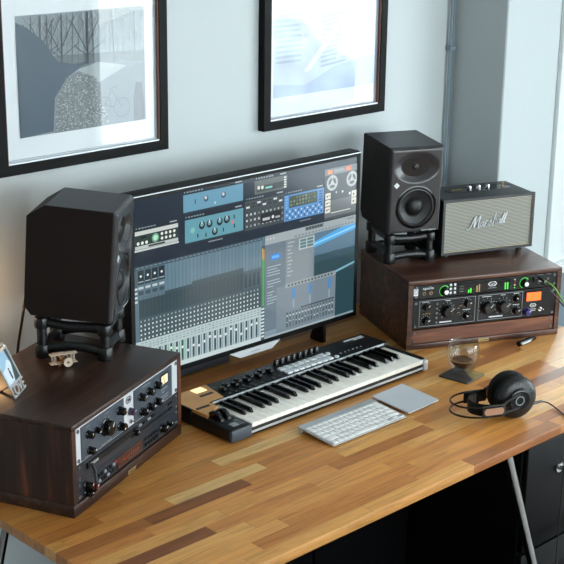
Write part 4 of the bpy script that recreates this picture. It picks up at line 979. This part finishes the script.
def winter_park(c, a, b_, d, e):
    P = lambda u, v: (a + (b_ - a) * u, d + (e - d) * v); rn = random.Random(5)
    poly = lambda pts, col: c.poly([P(*q) for q in pts], col)
    poly([(0, 0), (1, 0), (1, 1), (0, 1)], (128, 138, 144)); poly([(0, .55), (1, .5), (1, .62), (0, .66)], (92, 102, 108)); poly([(.5, 0), (1, 0), (1, .52), (.55, .56)], (98, 110, 118))
    poly([(.42, .5), (.62, .56), (.85, .50), (.62, .38)], (150, 158, 162))
    for k in range(22):
        u = .1 + k * .04 + rn.uniform(-.012, .012); v = .55
        L = rn.uniform(.35, .5); c.line(*P(u, v), *P(u + rn.uniform(-.02, .02), min(.99, v + L)), .0012 + .0016 * (k % 4 == 0), (58, 68, 76))
        for q in range(5): vv = v + L * (.35 + .13 * q); sg = rn.choice((-1, 1)); c.line(*P(u, min(vv, .9)), *P(min(.99, max(.01, u + sg * rn.uniform(.03, .09))), min(.99, vv + .14)), .0009, (66, 76, 84))
    for (u, w) in ((.33, .0045), (.53, .0055), (.22, .004), (.17, .005)):
        c.line(*P(u, .55), *P(u + .01, .99), w, (50, 60, 68)); c.line(*P(u, .66), *P(u - .12, .93), w * .6, (50, 60, 68)); c.line(*P(u, .70), *P(u + .11, .96), w * .6, (50, 60, 68)); c.line(*P(u, .62), *P(u - .10, .72), w * .45, (50, 60, 68)); c.line(*P(u, .63), *P(u + .14, .74), w * .45, (50, 60, 68))
    poly([(.26, 0), (.70, 0), (.68, .2), (.60, .42), (.46, .5), (.36, .45), (.28, .3)], (104, 112, 116))
    for k in range(900):
        u, v = rn.uniform(.27, .69), rn.uniform(.01, .47)
        if u > .70 - v * .25 or u < .25 + v * v * .5: continue
        g = rn.choice((56, 70, 160, 180)); x, z = P(u, v); c.rect(x, z, x + .0032, z + .0022, (g, g + 6, g + 8))
    poly([(0, 0), (.25, .02), (.27, .3), (.36, .45), (.46, .52), (.54, .575), (.42, .565), (.30, .60), (.26, .66), (.2, .78), (.08, .9), (0, .95)], (44, 66, 84))
    for (u, v, r) in ((.66, .18, .021), (.80, .14, .026)):
        x, z = P(u, v)
        for k in range(20): a1, a2 = k * math.pi / 10, (k + 1) * math.pi / 10; c.line(x + r * math.cos(a1), z + r * math.sin(a1), x + r * math.cos(a2), z + r * math.sin(a2), .0014, (40, 48, 56))
    c.line(*P(.66, .18), *P(.72, .30), .0016, (40, 48, 56)); c.line(*P(.72, .30), *P(.80, .14), .0016, (40, 48, 56)); c.line(*P(.66, .18), *P(.74, .15), .0016, (40, 48, 56)); c.line(*P(.70, .31), *P(.76, .33), .002, (40, 48, 56))
    poly([(.90, 0), (.985, 0), (.985, .2), (.97, .34), (.92, .34), (.90, .2)], (50, 60, 68))
def snow_reflection_print(c, a, b_, d, e):  # print colours hold the snowy view reflected in the glass
    P = lambda u, v: (a + (b_ - a) * u, d + (e - d) * v); poly = lambda pts, col: c.poly([P(*q) for q in pts], col)
    poly([(0, 0), (1, 0), (1, 1), (0, 1)], (196, 204, 220)); poly([(0, 0), (1, 0), (1, .28), (.6, .22), (.3, .08), (0, .12)], (176, 188, 214))
    for k in range(12): poly([(.02, .3 + k * .045), (.26, .3 + k * .045), (.26, .32 + k * .045), (.02, .32 + k * .045)], (172, 184, 200)); poly([(.45, .22 + k * .04), (.70, .25 + k * .04), (.70, .27 + k * .04), (.45, .24 + k * .04)], (168, 178, 196))
    poly([(.28, .2), (.34, .2), (.72, .66), (.68, .70)], (222, 228, 238)); poly([(0, .86), (.7, .80), (1, .86), (1, .92), (.7, .86), (0, .92)], (226, 232, 240)); poly([(.6, .28), (.98, .36), (.98, .8), (.7, .72)], (206, 214, 228))
picture('left framed print of bare trees and a dark hill, behind reflective glass', 1.840, 2.391, .636, 1.150, 1.918, 2.327, .725, 1.034, winter_park)
picture('right framed print, painted with a pale reflection of the snow outside, above the widescreen display', 2.757, 3.292, .636, 1.150, 2.812, 3.256, .727, 1.066, snow_reflection_print)

# ------------------------------------------------------------------ light
w = bpy.data.worlds.new('overcast_sky'); scene.world = w; w.use_nodes = True; nt = w.node_tree; nt.nodes.clear()
out = nt.nodes.new('ShaderNodeOutputWorld'); bg = nt.nodes.new('ShaderNodeBackground'); bg.inputs[0].default_value = (.93, .97, 1.0, 1); bg.inputs[1].default_value = 8.6
nt.links.new(bg.outputs[0], out.inputs[0])
def portal(name, loc, rot, sx, sy):
    l = bpy.data.lights.new(name, 'AREA'); l.shape = 'RECTANGLE'; l.size = sx; l.size_y = sy; l.cycles.is_portal = True
    o = bpy.data.objects.new(name, l); COL.objects.link(o); o.location = loc; o.rotation_euler = rot
portal('window_portal', (XR + .14, (WR[0] + WR[1]) / 2, (WR[2] + WR[3]) / 2), (0, R(90), 0), WR[3] - WR[2], WR[1] - WR[0])
portal('window_portal', ((W2[0] + W2[1]) / 2, YB + .17, (W2[2] + W2[3]) / 2), (R(-90), 0, 0), W2[1] - W2[0], W2[3] - W2[2])
portal('window_portal', ((WF[0] + WF[1]) / 2, YF - .12, (WF[2] + WF[3]) / 2), (R(90), 0, 0), WF[1] - WF[0], WF[3] - WF[2])
l = bpy.data.lights.new('warm_lamp', 'POINT'); l.energy = 1.0; l.color = (1.0, .56, .24); l.shadow_soft_size = .05
o = bpy.data.objects.new('warm_lamp', l); COL.objects.link(o); o.location = (1.71, 2.86, DZ + .36)

# ------------------------------------------------------------------ camera
cam = bpy.data.cameras.new('camera'); cam.sensor_width = 36; cam.sensor_height = 36; cam.lens = 1368.97 / 564 * 36; cam.clip_start = .05
co = bpy.data.objects.new('camera', cam); COL.objects.link(co)
F = Vector((0.66439316, 0.6838487, -0.30155046)); Rv = Vector((0.71993301, -0.69393065, 0.01251859)); U = Vector((0.20069429, 0.2254134, 0.95336803))
m = Matrix((Rv, U, -F)).transposed().to_4x4(); m.translation = Vector((0, 0, 1.43960 + DZ)); co.matrix_world = m
scene.camera = co
vs = scene.view_settings; vs.view_transform = 'Standard'; vs.look = 'None'; vs.exposure = 0.28; vs.gamma = 1.0; vs.use_curve_mapping = False
cy = scene.cycles; cy.use_denoising = True; cy.max_bounces = 8; cy.diffuse_bounces = 4; cy.glossy_bounces = 4; cy.transparent_max_bounces = 16; cy.transmission_bounces = 6; cy.sample_clamp_indirect = 8.0; cy.caustics_reflective = False; cy.caustics_refractive = False
